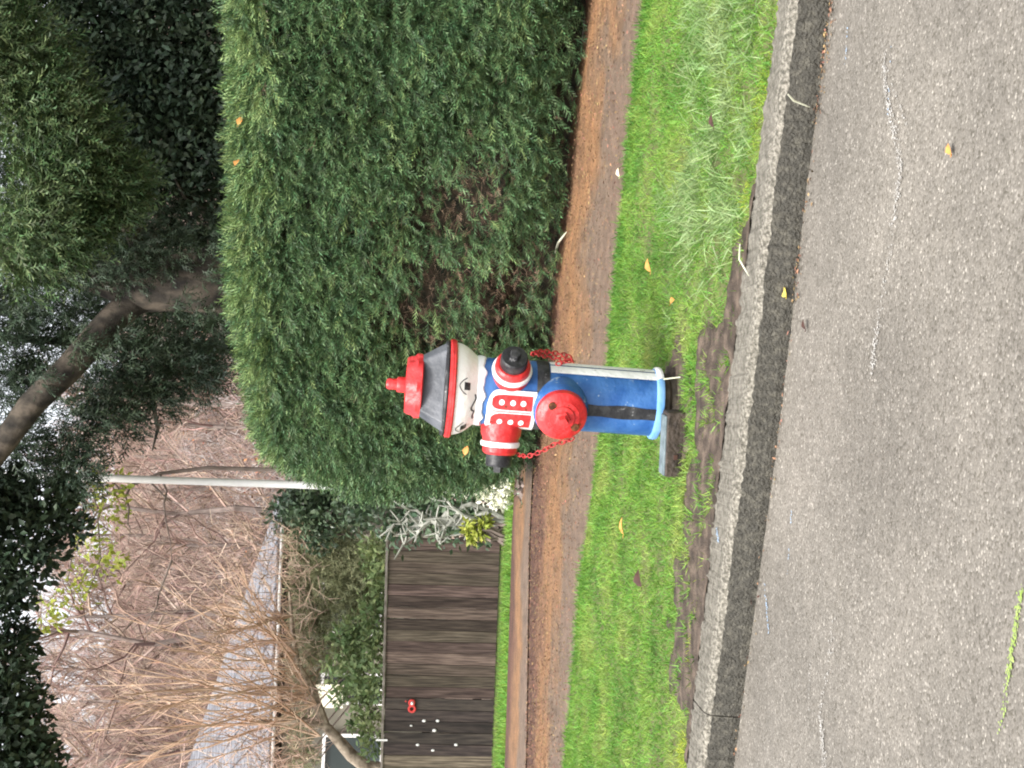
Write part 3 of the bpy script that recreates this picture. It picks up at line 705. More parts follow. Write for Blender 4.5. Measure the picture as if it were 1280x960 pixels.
foliage('foliage', [(20, 900, 9.8, .30), (35, 945, 9.8, .26), (5, 850, 9.8, .28), (20, 800, 10, .2), (-30, 930, 9.7, .4), (-60, 840, 9.8, .4), (10, 740, 10, .24), (40, 690, 10.1, .26), (60, 640, 10.2, .26), (10, 640, 10.2, .28), (-30, 700, 10.1, .35), (80, 612, 10.2, .16), (15, 610, 10.2, .2), (-50, 620, 10, .4), (40, 985, 9.7, .3), (95, 660, 10.2, .13)],
        M['evergreen'], ev, T_LEAF, .045, .09, 2300, .4, seed=31, loose=.8)
foliage('crown', world_clumps((-4.2, 10.6, 5.0), 1.3, 1.0, .9, 12, .7, 8), M['evergreen'], ev, T_LEAF, .10, .18, 600, .3, seed=32)
# a yellowing deciduous sapling below that crown
b = at(330, 585, 13.0); b.z = gz(b.x, b.y) + .1
ys = empty('yellow_leaved_tree', b, 'slender tree with yellow-green leaves and dark twigs under the evergreen crown', 'tree')
o_ = Vector(b); mb = MB()
mb.tube([(0, 0, 0), at(260, 585, 13) - o_, at(200, 592, 13) - o_, at(120, 625, 13) - o_, at(60, 690, 13) - o_], [.024, .02, .017, .014, .008], 7); mb.build('trunk', M['baretrunk'], ys, smooth=True)
mb = MB()
for i, (a, c) in enumerate([((110, 632, 13), (80, 780, 12.8)), ((150, 612, 13), (110, 600, 12.9)), ((130, 620, 13), (110, 740, 12.8)), ((110, 632, 13), (120, 610, 12.9)), ((200, 592, 13), (215, 700, 12.7)), ((215, 700, 12.7), (185, 800, 12.6)), ((165, 605, 13), (160, 680, 12.8)), ((185, 600, 13), (240, 640, 12.8))]):
    mb = MB(); mb.tube(limb_pts(at(*a) - o_, at(*c) - o_, 6, .06, i + 5), [.012, .01, .009, .007, .005, .003], 5); mb.build('branch', M['baretrunk'], ys, smooth=True)
foliage('foliage', [(110, 610, 12.8, .22), (140, 640, 12.8, .2), (140, 700, 12.8, .2), (100, 730, 12.8, .22), (70, 760, 12.8, .18), (145, 610, 12.8, .15), (110, 680, 12.8, .2), (60, 775, 12.8, .14)], M['yellowleaf'], ys, T_LEAF, .05, .09, 420, .4, seed=41)

# ------------------------------------------------------------------ wooded hillside
def bare_tree(seed, h):
    rr = random.Random(seed); tr = MB(); br = MB(); tw = []
    top = Vector((rr.uniform(-.3, .3), 0, h))
    P_ = limb_pts((0, 0, -.3), top, 7, .12, seed); rad = [.09 - .011 * i for i in range(7)]
    tr.tube(P_, [r_ * h / 6 for r_ in rad], 6)
    for i in range(22):
        t = rr.uniform(.18, .98); k = min(5, int(t * 6)); base = P_[k].lerp(P_[k + 1], t * 6 - k)
        a = rr.uniform(0, 6.28); L = h * rr.uniform(.2, .42) * (1.15 - .6 * t); el = rr.uniform(.3, 1.0)
        dv = Vector((math.cos(a) * math.cos(el), math.sin(a) * math.cos(el), math.sin(el)))
        q = limb_pts(base, base + dv * L, 5, .05 * L, seed * 100 + i); br.tube(q, [.03 * h / 6, .024 * h / 6, .017 * h / 6, .011 * h / 6, .005 * h / 6], 4, cap=False)
        for j in range(9):
            u = rr.uniform(.25, 1); b0 = q[0].lerp(q[-1], u)
            d2 = (dv + Vector((rr.uniform(-1, 1), rr.uniform(-1, 1), rr.uniform(-.3, .9)))).normalized() * L * rr.uniform(.25, .55)
            br.tube(limb_pts(b0, b0 + d2, 3, .03, i * 50 + j), [.009 * h / 6, .006 * h / 6, .003 * h / 6], 3, cap=False)
            for k2 in range(5):
                tw.append((b0 + d2 * rr.uniform(.2, 1), (d2.normalized() + Vector((rr.uniform(-.8, .8), rr.uniform(-.8, .8), rr.uniform(-.3, .8)))), L * rr.uniform(.18, .36)))
    for p, d_, L in tw: br.tube([p, p + d_.normalized() * L], [.0055 * h / 6, .002 * h / 6], 3, cap=False)
    return tr, br
protos = []
for i in range(4):
    e = empty('bare_tree', (0, 0, 0), 'leafless tree on the brown wooded hillside beyond the house', 'tree', 'leafless trees on the hillside')
    tr, br = bare_tree(300 + i, 6.5); tr.build('trunk', M['baretrunk'], e); br.build('branches', M['twig'], e); protos.append(e)
rr = random.Random(4); cnt = 0
spots = []
for i in range(64):
    y = rr.uniform(33, 88); U = rr.uniform(-90, 480); x = (U - 480) / F * y; spots.append((x, y))
for i, (x, y) in enumerate(spots):
    src = protos[i % 4]
    if i < 4: o = src
    else:
        o = src.copy(); COL.objects.link(o)
        for ch in src.children:
            c = ch.copy(); COL.objects.link(c); c.parent = o
    s = rr.uniform(.8, 1.35); o.location = (x, y, gz(x, y)); o.rotation_euler = (0, 0, rr.uniform(0, 6.28)); o.scale = (s, s, s)
# undergrowth of twigs between the trees reads as one mass
r = np.random.default_rng(90); n_ = 90000
y = r.uniform(31.5, 95, n_); U = r.uniform(-260, 620, n_); x = (U - 480) / F * y
z = tz(x, y) + r.random(n_) ** 1.3 * 2.6
d = np.stack([r.normal(0, .6, n_), r.normal(0, .6, n_), np.abs(r.normal(.7, .4, n_))], 1); u = r.normal(0, 1, (n_, 3))
th = scatter('brushwood', T_TWIG, np.stack([x, y, z], 1), d, u, r.uniform(.4, 1.3, n_), M['twig'], None, 'stuff')
k = r.random(n_) < .4
scatter('pale_brushwood', T_TWIG, np.stack([x, y, z + .4 * r.random(n_)], 1)[k], r.normal(0, 1, (int(k.sum()), 3)) + np.array([0, 0, .8]), r.normal(0, 1, (int(k.sum()), 3)), r.uniform(.4, 1.2, int(k.sum())), M['palebrush'], None, 'stuff')
n2 = 11000; y2 = r.uniform(32, 80, n2); U2 = r.uniform(-200, 560, n2); x2 = (U2 - 480) / F * y2; kk = vn(x2 * .35, y2 * .2, 81) > .52
x2, y2 = x2[kk], y2[kk]; n2 = len(x2)
scatter('clinging_leaves', T_LEAF, np.stack([x2, y2, tz(x2, y2) + r.random(n2) * 3.2], 1), r.normal(0, 1, (n2, 3)), r.normal(0, 1, (n2, 3)), r.uniform(.07, .16, n2), M['rustleaf'], None, 'stuff')

# ------------------------------------------------------------------ house beyond the fence
ec = at(350, 620, 25.0)
house = empty('house', (ec.x, 25.0, -.55), 'grey roofed house with white window frames beyond the wooden fence', 'house')
ho = Vector(house.location)
EZ = ec.z; XR = ec.x; XL = -24.0; RX, RY, RZ = -9.6, 34.0, EZ + 2.55
mb = MB()
NC = 26
for k in range(NC):
    t0, t1 = k / NC, (k + 1) / NC
    def edge(t, dz): return (Vector((XR + (RX - XR) * t, 25 + (RY - 25) * t, EZ + (RZ - EZ) * t + dz)) - ho, Vector((XL + (-16 - XL) * t, 25 + (RY - 25) * t, EZ + (RZ - EZ) * t + dz)) - ho)
    a0, b0 = edge(t0, .026); a1, b1 = edge(t1, .015); a2, b2 = edge(t0, 0.0)
    npc = 26
    for q in range(npc):
        u0, u1 = q / npc, (q + 1) / npc - .002
        mb.add([a0.lerp(b0, u0), a0.lerp(b0, u1), a1.lerp(b1, u1), a1.lerp(b1, u0), a2.lerp(b2, u0), a2.lerp(b2, u1)], [(0, 3, 2, 1), (4, 0, 1, 5)])
sh = mb.build('shingles', M['roof'], house, kind='stuff')
mb = MB()
c0 = Vector((XR, 25, EZ - .02)) - ho; c1 = Vector((XR, 43, EZ - .02)) - ho; c2 = Vector((XL, 43, EZ - .02)) - ho; c3 = Vector((XL, 25, EZ - .02)) - ho
r0 = Vector((RX, RY, RZ - .02)) - ho; r1 = Vector((-16, RY, RZ - .02)) - ho
mb.add([c0, c1, c2, c3, r0, r1], [(0, 4, 5, 3), (0, 1, 4), (1, 2, 5, 4), (2, 3, 5), (0, 3, 2, 1)])
mb.build('roof', M['roof'], house)
mb = MB(); mb.tube([Vector((XR + .05, 24.93, EZ - .07)) - ho, Vector((XL, 24.93, EZ - .07)) - ho], .032, 8); mb.build('gutter', M['gutter'], house, smooth=True)
mb = MB(); mb.box(Vector(((XR + XL) / 2 - .25, 34, (EZ - .12) / 2 - .28)) - ho, (XR - XL - .9, 17, EZ + .3)); mb.build('wall', M['wall'], house)
wy = 25.42
def hw(px0, px1, py0, py1):   # a rectangle of the facade from picture corners
    p = at(px0, py1, wy); q = at(px1, py0, wy); return p.x, q.x, q.z, p.z
for (py0, py1) in ((919, 1000), (843, 877), (700, 790)):
    x0, x1, z0, z1 = hw(402, 478, py0, py1)
    x0, x1 = min(x0, x1), max(x0, x1); z0, z1 = min(z0, z1), max(z0, z1)
    fr = MB(); wb = .055
    c = Vector(((x0 + x1) / 2, wy - .05, (z0 + z1) / 2)) - ho
    fr.box(c + Vector((-(x1 - x0) / 2, 0, 0)), (wb, .08, z1 - z0 + wb)); fr.box(c + Vector(((x1 - x0) / 2, 0, 0)), (wb, .08, z1 - z0 + wb))
    fr.box(c + Vector((0, .003, (z1 - z0) / 2)), (x1 - x0 - wb, .08, wb)); fr.box(c + Vector((0, .003, -(z1 - z0) / 2)), (x1 - x0 - wb, .08, wb))
    w = fr.build('window', M['white'], house)
    pn = MB(); pn.box(c + Vector((0, .03, 0)), (x1 - x0 - wb, .01, z1 - z0 - wb)); pn.build('pane', M['glass'], w)
x0, x1, z0, z1 = hw(392, 430, 852, 880)
mb = MB(); mb.box(Vector(((x0 + x1) / 2, wy - .25, (z0 + z1) / 2)) - ho, (abs(x1 - x0), .06, abs(z1 - z0))); mb.build('cream_panel', M['cream'], house)

# ------------------------------------------------------------------ white pole
b = at(400, 607, 11.0); tp = at(140, 598, 11.0)
dv = (tp - b) / (tp.z - b.z)
base = b - dv * (b.z + .33); top = b + dv * (5.2 - b.z)
pl = empty('flagpole', base, 'slim white metal pole rising beside the rounded end of the hedge', 'pole')
mb = MB(); mb.tube([Vector((0, 0, 0)), (top - base)], [.031, .027], 14); mb.build('shaft', M['pole'], pl, smooth=True)
mb = MB(); mb.lathe([(.05, 0), (.05, .05), (.036, .08)], 14); mb.build('base_collar', M['pole'], pl, smooth=True)
mb = MB(); mb.lathe([(.0, -.04), (.03, -.03), (.042, 0), (.03, .03), (0.001, .042)], 14, Matrix.Translation(top - base)); mb.build('finial', M['pole'], pl, smooth=True)

# ------------------------------------------------------------------ wooden fence
fd = 12.0
f0 = at(622, 677, fd); f1 = at(612, 960, fd)
zt0 = at(488, 677, fd).z; zt1 = at(481, 960, fd).z
fence = empty('wooden_fence', (f0.x, fd, -.25), 'low dark brown vertical board fence with darker boards at its left', 'fence')
fo = Vector(fence.location); rr = random.Random(3)
bw = .0985; nb = 27
shared = {}
for i in range(nb):
    xx = f0.x - bw * (i + .5)
    tt = (xx - f0.x) / (f1.x - f0.x)
    z0 = f0.z + (f1.z - f0.z) * tt; z1 = zt0 + (zt1 - zt0) * tt + rr.uniform(-.008, .008)
    dark = 13.4 < i < 19
    w = bw - rr.uniform(.001, .004)
    mb = MB(); mb.box((0, 0, 0), (w, .022, z1 - z0 + .04))
    o = mb.build('board', M['boarddark' if dark else 'board'], fence, bevel=.003)
    o.location = Vector((xx, fd + rr.uniform(-.008, .008), (z0 + z1) / 2)) - fo
    o.rotation_euler = (0, rr.uniform(-.006, .006), rr.uniform(-.05, .05))
for zz in (.12, .55):
    mb = MB(); mb.box(Vector((f0.x - nb * bw / 2, fd + .045, f0.z + zz)) - fo, (nb * bw, .04, .08)); mb.build('rail', M['board'], fence)
mb = MB(); mb.box(Vector((f0.x - nb * bw / 2, fd + .01, (zt0 + zt1) / 2 + .022)) - fo, (nb * bw + .02, .075, .022), Matrix.Rotation(math.atan2(zt0 - zt1, f0.x - f1.x), 3, 'Y').inverted()); mb.build('cap_rail', M['rail'], fence, bevel=.004)
for i in range(4):
    mb = MB(); mb.box(Vector((f0.x - .05 - i * .88, fd + .11, f0.z + .34)) - fo, (.09, .09, .82)); mb.build('post', M['board'], fence, bevel=.004)
for (px, py, s) in ((530, 901, 1.0), (514, 907, .7), (543, 913, 1.1), (547, 901, 1.0), (522, 931, .9), (541, 938, .9), (570, 931, 1.0)):
    mb = MB(); p = at(px, py, fd - .02) - fo
    mb.lathe([(.001, -.006), (.010 * s, -.005), (.012 * s, 0), (.009 * s, .006), (.001, .008)], 10, Matrix.Translation(p) @ Matrix.Rotation(R(90), 4, 'X') @ Matrix.Scale(1.4, 4, (0, 1, 0)))
    mb.build('white_spot', M['white'], fence, smooth=True)
# grey slat lying on the dark boards
mb = MB(); mb.box(at(477, 925, fd - .03) - fo, (.014, .012, .10)); mb.build('white_peg', M['white'], fence)
ring = empty('red_ornament', at(515, 886, fd - .03), 'small red and white looped ornament hanging on the brown fence boards', 'ornament')
mb = MB(); mb.torus((0, 0, 0), Matrix.Rotation(R(90), 3, 'X'), .026, .011); mb.build('lower_loop', M['redplastic'], ring, smooth=True)
mb = MB(); mb.torus((.052, 0, .004), Matrix.Rotation(R(90), 3, 'X'), .022, .010); mb.build('upper_loop', M['redplastic'], ring, smooth=True)
mb = MB(); mb.lathe([(.001, -.012), (.014, -.008), (.016, 0), (.01, .01), (.001, .013)], 10, Matrix.Translation((.05, -.01, .002))); mb.build('white_centre', M['white'], ring, smooth=True)
mb = MB(); mb.lathe([(.001, -.008), (.01, 0), (.001, .01)], 8, Matrix.Translation((.065, -.004, .055))); mb.build('red_bead', M['redplastic'], ring, smooth=True)

# ------------------------------------------------------------------ shrubs round the fence
def shrub(name, label, cl, m, T, l0, l1, dens, seed, base=None, droop=.1, core=True, stems=8):
    c0 = at(*cl[0][:3]); z = gz(c0.x, c0.y) if base is None else base
    e = empty(name, (c0.x, c0.y, z), label, 'shrub'); o_ = Vector(e.location)
    mb = MB(); rr = random.Random(seed)
    for i in range(stems):
        c = cl[i % len(cl)]; tip = at(*c[:3]) - o_ + Vector((rr.uniform(-.6, .6), rr.uniform(-.6, .6), rr.uniform(-.2, .9))) * c[3]
        mb.tube(limb_pts((rr.uniform(-.08, .08), rr.uniform(-.08, .08), 0), tip, 5, .04, seed * 9 + i), [.022, .018, .014, .01, .005], 5)
    mb.build('stems', M['baretrunk'], e, smooth=True)
    foliage('foliage', cl, M[m], e, T, l0, l1, dens, droop, seed, .9)
    return e
shrub('glossy_shrub', 'dark glossy-leaved shrub between the white pole and the house roof', [(385, 640, 13.5, .26), (370, 625, 13.5, .22), (410, 625, 13.5, .26), (400, 665, 13.6, .22), (350, 645, 13.7, .16), (440, 640, 13.4, .25), (420, 600, 13.5, .22)], 'darkshrub', T_LEAF, .045, .09, 2000, 51)
shrub('olive_shrub', 'olive-green feathery shrub behind the right half of the wooden fence', [(420, 710, 14.2, .32), (400, 740, 14.3, .30), (440, 760, 14.1, .3), (410, 690, 14.3, .3), (460, 700, 14.0, .3), (455, 740, 14, .28), (390, 770, 14.5, .25), (390, 710, 14.4, .24), (405, 800, 14.5, .22), (430, 815, 14.4, .2), (385, 820, 14.8, .16), (420, 690, 14.3, .28), (378, 690, 14.4, .2), (440, 720, 14, .3), (374, 730, 14.4, .15), (374, 770, 14.4, .15), (374, 665, 14.4, .14), (388, 852, 14.5, .1)], 'olive', T_SPRAYW, .08, .15, 1300, 52)
shrub('leafy_shrub', 'bright green leafy shrub rising over the top of the wooden fence', [(450, 830, 13, .22), (430, 800, 13.1, .2), (470, 800, 12.8, .24), (455, 870, 12.9, .22), (475, 850, 12.6, .2), (470, 760, 12.8, .2), (450, 790, 13.2, .2), (460, 900, 12.9, .16), (475, 720, 12.8, .18), (470, 690, 12.7, .2), (415, 835, 13.4, .14), (440, 850, 13.2, .18), (425, 870, 13.3, .1), (465, 930, 12.9, .14), (440, 905, 13.2, .09)], 'shrub', T_LEAF, .045, .085, 1700, 53)
shrub('backing_shrub', 'dark shrub in the gap between fence end and hedge', [(500, 650, 11.4, .25), (540, 640, 11.3, .26), (575, 650, 11.2, .22), (590, 630, 11.1, .22), (480, 630, 11.6, .25), (450, 625, 11.8, .25), (520, 620, 11.3, .25), (560, 610, 11, .25), (600, 660, 11.1, .16)], 'darkshrub', T_LEAF, .04, .08, 1500, 54)
shrub('twiggy_shrub', 'thin pale olive shrub along the eave of the grey roofed house', [(380, y_, 14.4, .15) for y_ in range(650, 990, 42)] + [(370, y_, 14.5, .11) for y_ in range(670, 990, 60)], 'olive', T_SPRAYW, .07, .13, 1500, 58, stems=16)
# creamy shrub
e = empty('variegated_shrub', at(640, 612, 8.9), 'low shrub with creamy white leaves at the foot of the hedge end', 'shrub'); e.location.z = -.03
foliage('foliage', [(612, 606, 8.85, .07), (625, 600, 8.85, .075), (622, 622, 8.85, .075), (605, 618, 8.85, .05), (592, 614, 8.85, .04), (580, 613, 8.85, .032), (570, 613, 8.85, .028), (632, 612, 8.8, .07), (600, 596, 8.85, .05), (630, 628, 8.8, .05)], M['variegated'], e, T_LEAF, .022, .045, 9000, .0, 55, 1.0)
mb = MB(); rr = random.Random(6)
for i in range(9):
    mb.tube(limb_pts((rr.uniform(-.05, .05), 0, 0), at(rr.uniform(560, 610), rr.uniform(590, 625), 8.85) - Vector(e.location), 4, .01, i), [.006, .005, .004, .002], 5)
mb.build('stems', M['lichen'], e)
# grey lichen-covered bare shrub
e = empty('lichen_shrub', at(620, 650, 10.6), 'bare grey twiggy shrub beside the end of the wooden fence', 'shrub'); e.location.z = -.15
mb = MB(); rr = random.Random(16); o_ = Vector(e.location)
main = [((540, 650), (495, 668)), ((560, 655), (500, 630)), ((600, 650), (510, 650)), ((590, 630), (530, 670)), ((600, 655), (545, 625)), ((610, 640), (560, 670)), ((530, 645), (493, 655)), ((560, 640), (505, 680))]
for i, (a, c) in enumerate(main):
    P_ = limb_pts(at(a[0], a[1], 10.55) - o_, at(c[0], c[1], 10.5) - o_, 6, .03, i + 90); mb.tube(P_, [.02, .018, .015, .012, .008, .004], 6)
    for j in range(10):
        q = P_[rr.randint(1, 5)]; mb.tube(limb_pts(q, q + Vector((rr.uniform(-.12, .12), rr.uniform(-.1, .05), rr.uniform(-.03, .12))), 3, .01, j), [.009, .007, .004], 4)
for i in range(5): mb.tube(limb_pts((rr.uniform(-.06, .06), 0, -.1), at(main[i][0][0], main[i][0][1], 10.55) - o_, 4, .02, i), [.025, .022, .02, .018], 6)
mb.build('branches', M['lichen'], e, smooth=True)
shrub('yellow_plant', 'small plant with yellow leaves at the right end of the fence', [(600, 662, 10.2, .075), (592, 668, 10.2, .06), (607, 655, 10.2, .05), (585, 660, 10.2, .05)], 'yellowleaf', T_LEAF, .04, .07, 7000, 56, base=-.15)
shrub('edge_plant', 'small dark green weed growing over the path edge below the hedge end', [(655, 615, 8.2, .05), (662, 630, 8.15, .045), (658, 600, 8.2, .045)], 'darkshrub', T_LEAF, .025, .05, 5000, 57, base=0)

# tan pollarded shrub in front of the house
b = at(470, 975, 14.0); b.z = gz(b.x, b.y)
wl = empty('coppiced_willow', b, 'bare tan coppiced tree with long upright whips in front of the house', 'tree'); o_ = Vector(b); rr = random.Random(8)
mb = MB()
stool = [at(440, 945, 14) - o_, at(405, 905, 14) - o_, at(385, 870, 14) - o_]
mb.tube([Vector((0, 0, 0)), at(460, 960, 14) - o_, stool[0], at(420, 922, 14) - o_, stool[1]], [.085, .075, .066, .058, .045], 10); mb.build('trunk', M['willowbark'], wl, smooth=True)
mb = MB()
mb.tube([stool[1], at(390, 860, 14) - o_, at(372, 830, 13.9) - o_, at(366, 790, 13.9) - o_, at(362, 740, 13.9) - o_], [.055, .04, .03, .022, .012], 8)
mb.tube([stool[1], at(375, 900, 13.9) - o_, at(345, 905, 13.9) - o_, at(310, 900, 13.9) - o_], [.05, .035, .025, .015], 8)
mb.build('limbs', M['willowbark'], wl, smooth=True)
for i in range(58):
    sx, sy = rr.choice([(395, 880), (385, 860), (375, 840), (368, 800), (380, 900), (350, 905), (400, 920), (372, 820), (385, 870), (366, 770)])
    ang = R(rr.gauss(180, 24) if i % 3 else rr.uniform(178, 262)); L = rr.uniform(110, 310)
    if sy < 830: L *= .6
    ex, ey = sx + L * math.cos(ang), sy + L * math.sin(ang) * .62
    a = at(sx, sy, 13.9) - o_; c = at(ex, ey, 13.9 + rr.uniform(-.9, .9)) - o_
    mid = a.lerp(c, .5) + Vector((rr.uniform(-.16, .16), 0, rr.uniform(-.06, .16)))
    mb = MB(); w = rr.uniform(.008, .0135); jit = lambda k: Vector((rr.uniform(-k, k), rr.uniform(-k, k), rr.uniform(-k, k))); P_ = [a, a.lerp(mid, .55) + jit(.03), mid, mid.lerp(c, .55) + jit(.04), c]
    mb.tube(P_, [w, w * .85, w * .7, w * .5, w * .25], 5)
    for j in range(13):
        k = rr.randint(1, 3); q = P_[k].lerp(P_[k + 1], rr.random()); dv = (c - a).normalized() + Vector((rr.uniform(-.7, .7), rr.uniform(-.6, .6), rr.uniform(-.3, .5)))
        mb.tube([q, q + dv.normalized() * rr.uniform(.08, .42)], [w * .38, w * .15], 3)
    mb.build('whip', M['willow'], wl, smooth=True)

r = np.random.default_rng(120); n_ = 1350
q_ = [at(a_, b_, 13.9 + c_) - o_ for a_, b_, c_ in zip(395 - np.abs(r.normal(0, 62, n_)) + r.normal(0, 10, n_), r.uniform(655, 990, n_), r.uniform(-.5, .5, n_))]
scatter('fine_twigs', T_TWIG, np.array([tuple(p) for p in q_]), r.normal(0, .55, (n_, 3)) + np.array([.15, 0, .6]), r.normal(0, 1, (n_, 3)), r.uniform(.14, .42, n_), M['willowtwig'], wl, 'stuff')

# ------------------------------------------------------------------ the hydrant
K = .002375                                   # metres per photograph pixel at the hydrant
hb = on(850, 507) + Vector((0, .10, 0))
hyd = empty('fire_hydrant', (hb.x, hb.y, 0), 'fire hydrant painted as a toy soldier in red, white and blue', 'hydrant')
hyd.rotation_euler = (0, R(1.9), 0)
YF = hb.y - .10
def Z(px):                                   # height of a front point seen at that picture position
    r_ = ray(px, 480 + (px - 480) * .07); return H + r_.z * YF / r_.y
def prof(l): return [(r_ * K, Z(x)) for r_, x in l]
def rotz_dir(a): a = R(a); return Vector((math.sin(a), -math.cos(a), 0))
def lathe_part(name, l, m, parent=hyd, n=48, **kw):
    mb = MB(); mb.lathe(prof(l), n, **kw); return mb.build(name, m, parent, smooth=True, angle=35)
lathe_part('buried_pipe', [(36, 862), (36, 846), (34, 842), (38, 838), (39, 830)], M['iron'], n=32)
lathe_part('base_flange', [(39, 832), (44.5, 830.5), (45.5, 827), (44.5, 823), (41.5, 821.5)], M['lightblue'])
barrel = lathe_part('lower_barrel', [(41, 822), (41, 760), (41.3, 700), (41.5, 686)], M['blue'])
lathe_part('belt', [(41, 687.5), (43, 686.5), (43.2, 673), (42, 671)], M['black'])
body = lathe_part('upper_barrel', [(41.8, 671.5), (41.8, 640), (41.5, 604), (40, 600)], M['blue'])
lathe_part('collar', [(41.5, 606), (43.4, 604.5), (43.6, 601), (43, 597), (41, 594.5)], M['paintwhite'], n=72, zmod=lambda q, z: (.0035 * math.sin(q * 9) + .002 * math.sin(q * 17 + 1)) if z < Z(600) else 0)
def FR(px):                                  # radius of the face along its height
    return np.interp(px, [568, 573, 579, 584, 590, 594, 598], [57.5, 56.8, 55, 52.5, 48, 44.5, 41])
face = lathe_part('head', [(40.5, 599), (44.5, 594), (48, 590), (52.5, 584), (55, 579), (56.8, 573), (57.5, 568)], M['skin'])
lathe_part('hat_band', [(56, 569.5), (60, 569), (61.3, 567), (61, 565.2), (60.4, 565), (61.3, 564.6), (61, 562), (59, 560.5), (55, 560)], M['red'])
lathe_part('hat_rim', [(55, 561), (59, 560.2), (59.5, 558), (58, 555.5), (52, 555)], M['black'])
# cocked hat: three broad panels, corners cut
vt = [50, 70, 170, 190, 290, 310]
mb = MB(); v = []
for (rad, x) in ((59, 557), (54, 549), (40.5, 527)):
    for a in vt:
        d_ = rotz_dir(a + 3); v.append((d_.x * rad * K, d_.y * rad * K, Z(x)))
f = []
for i in range(2):
    for k in range(6): f.append((i * 6 + k, i * 6 + (k + 1) % 6, (i + 1) * 6 + (k + 1) % 6, (i + 1) * 6 + k))
f += [tuple(range(5, -1, -1)), tuple(range(12, 18))]
mb.add(v, f); hat = mb.build('hat', M['hatgrey'], hyd, bevel=.003)
lathe_part('hat_crown', [(38, 528.5), (39.8, 527), (39, 521), (35.5, 517), (34.5, 511), (32.5, 508), (12, 507)], M['red'], n=64, rmod=lambda q, z: 1 + .035 * math.cos(q * 8) if z > Z(525) else 1)
lathe_part('operating_nut', [(10, 508), (10, 498), (9, 496.5), (7, 496), (7.2, 486), (5.5, 483), (.3, 482.5)], M['red'], n=10)

def nozzle(name, a, px, parts, L0=30):
    d_ = rotz_dir(a); q = d_.to_track_quat('Z', 'Y').to_matrix().to_4x4()
    Mx = Matrix.Translation((0, 0, Z(px))) @ q
    root = None
    for nm, l, m, n in parts:
        mb = MB(); mb.lathe([(r_ * K, t * K) for r_, t in l], n, Mx)
        o = mb.build(nm, m, root or hyd, smooth=True, angle=30)
        if root is None: root = o
    return root, Mx
hose = [('hose_nozzle', [(26.5, 26), (26, 40), (25, 52), (22.5, 58), (21.5, 74), (19, 77)], M['red'], 40),
        ('white_ring', [(21, 60), (24.3, 61), (24.8, 64), (24, 67), (21, 68)], M['paintwhite'], 40),
        ('nozzle_cap', [(15, 75), (16.5, 77), (16.5, 90), (15, 92.5), (.4, 93)], M['black'], 40),
        ('cap_nut', [(7, 92), (6.5, 100), (.3, 100.5)], M['black'], 5)]
hoseR = [(nm, [(min(r_, 23.8) if r_ > 24.9 else r_, t if t < 45 else t - 14) for r_, t in l], m, n) for nm, l, m, n in hose]
hoseR[0] = ('hose_nozzle', [(23.5, 30), (23.5, 38), (22.5, 44), (21.5, 60), (19, 63)], M['red'], 40)
nzR, MR = nozzle('hose_nozzle', 34, 638, hoseR)
nzL, ML = nozzle('hose_nozzle', -93, 634, hose)
pump = [('pumper_nozzle', [(36, 22), (34.5, 40), (32.5, 50), (29, 55)], M['blue'], 48),
        ('pumper_cap', [(29, 51), (31, 52), (31.5, 56), (30.5, 61), (27, 64), (22, 65.5), (21, 66.5), (16, 67.2), (15, 69), (11, 69.5)], M['red'], 48),
        ('cap_nut', [(11, 69), (10, 72), (7, 73), (6, 82), (.3, 82.5)], M['red'], 5)]
pn, MP = nozzle('pumper_nozzle', -22.5, 702, pump)
# lugs with rust showing on the pumper cap
for (u, w) in ((14, 13), (-11, -17)):
    mb = MB(); mb.lathe([(.3 * K, 64.5 * K), (5.6 * K, 65.2 * K), (5 * K, 67.2 * K), (.3 * K, 68.2 * K)], 12, MP @ Matrix.Translation((u * K, w * K, 0))); mb.build('rusty_lug', M['rust'], pn, smooth=True)

# painted pieces, raised like thick brushed enamel
def curved(u, px, rfun, lift):
    d_ = rotz_dir(u); rad = rfun(px) * K + lift; return (d_.x * rad, d_.y * rad, Z(px))
def patch_grid(poly_fn, nu, nv, rfun, lift, thick=.0012):
    """poly_fn(s,t)->(angle, px) over the unit square; a thin raised shell"""
    v = []; f = []
    for i in range(nu + 1):
        for j in range(nv + 1):
            a, px = poly_fn(i / nu, j / nv); v.append(curved(a, px, rfun, lift))
    for i in range(nu):
        for j in range(nv):
            k = i * (nv + 1) + j; f.append((k, k + nv + 1, k + nv + 2, k + 1))
    return v, f
def painted(name, fn, nu, nv, rfun, lift, m, parent):
    mb = MB(); v, f = patch_grid(fn, nu, nv, rfun, lift); mb.add(v, f); return mb.build(name, m, parent, smooth=True, angle=80)
cyl = lambda r_: (lambda px: r_)
def rrect(a0, a1, x0, x1, top=0.0, w=.2):
    """angle/height box; 'top' pinches the corners of the upper end into an arch"""
    def fn(s, t):
        x = x0 + (x1 - x0) * t
        k = 1.0
        if top and t < top: k = math.sqrt(max(0.0, 1 - (1 - t / top) ** 2)) * .55 + .45
        mid = (a0 + a1) / 2; return mid + (a0 + (a1 - a0) * s - mid) * k, x
    return fn
chest = painted('chest_panel', rrect(-89, 4, 610, 671.5, .22), 24, 24, cyl(41.8), .006, M['paintwhite'], body)
painted('red_panel', rrect(-67, -34.8, 616, 666.5, .3), 12, 16, cyl(41.8), .0075, M['red'], chest)
painted('red_panel', rrect(-28.2, -3.5, 616, 666.5, .3), 12, 16, cyl(41.8), .0075, M['red'], chest)
painted('red_stripe', rrect(-32.3, -30.7, 617, 665), 4, 12, cyl(41.8), .0075, M['red'], chest)
def disc(a, px, ra, rx):
    def fn(s, t):
        u, w = s * 2 - 1, t * 2 - 1
        return a + ra * u * math.sqrt(1 - w * w / 2), px + rx * w * math.sqrt(1 - u * u / 2)
    return fn
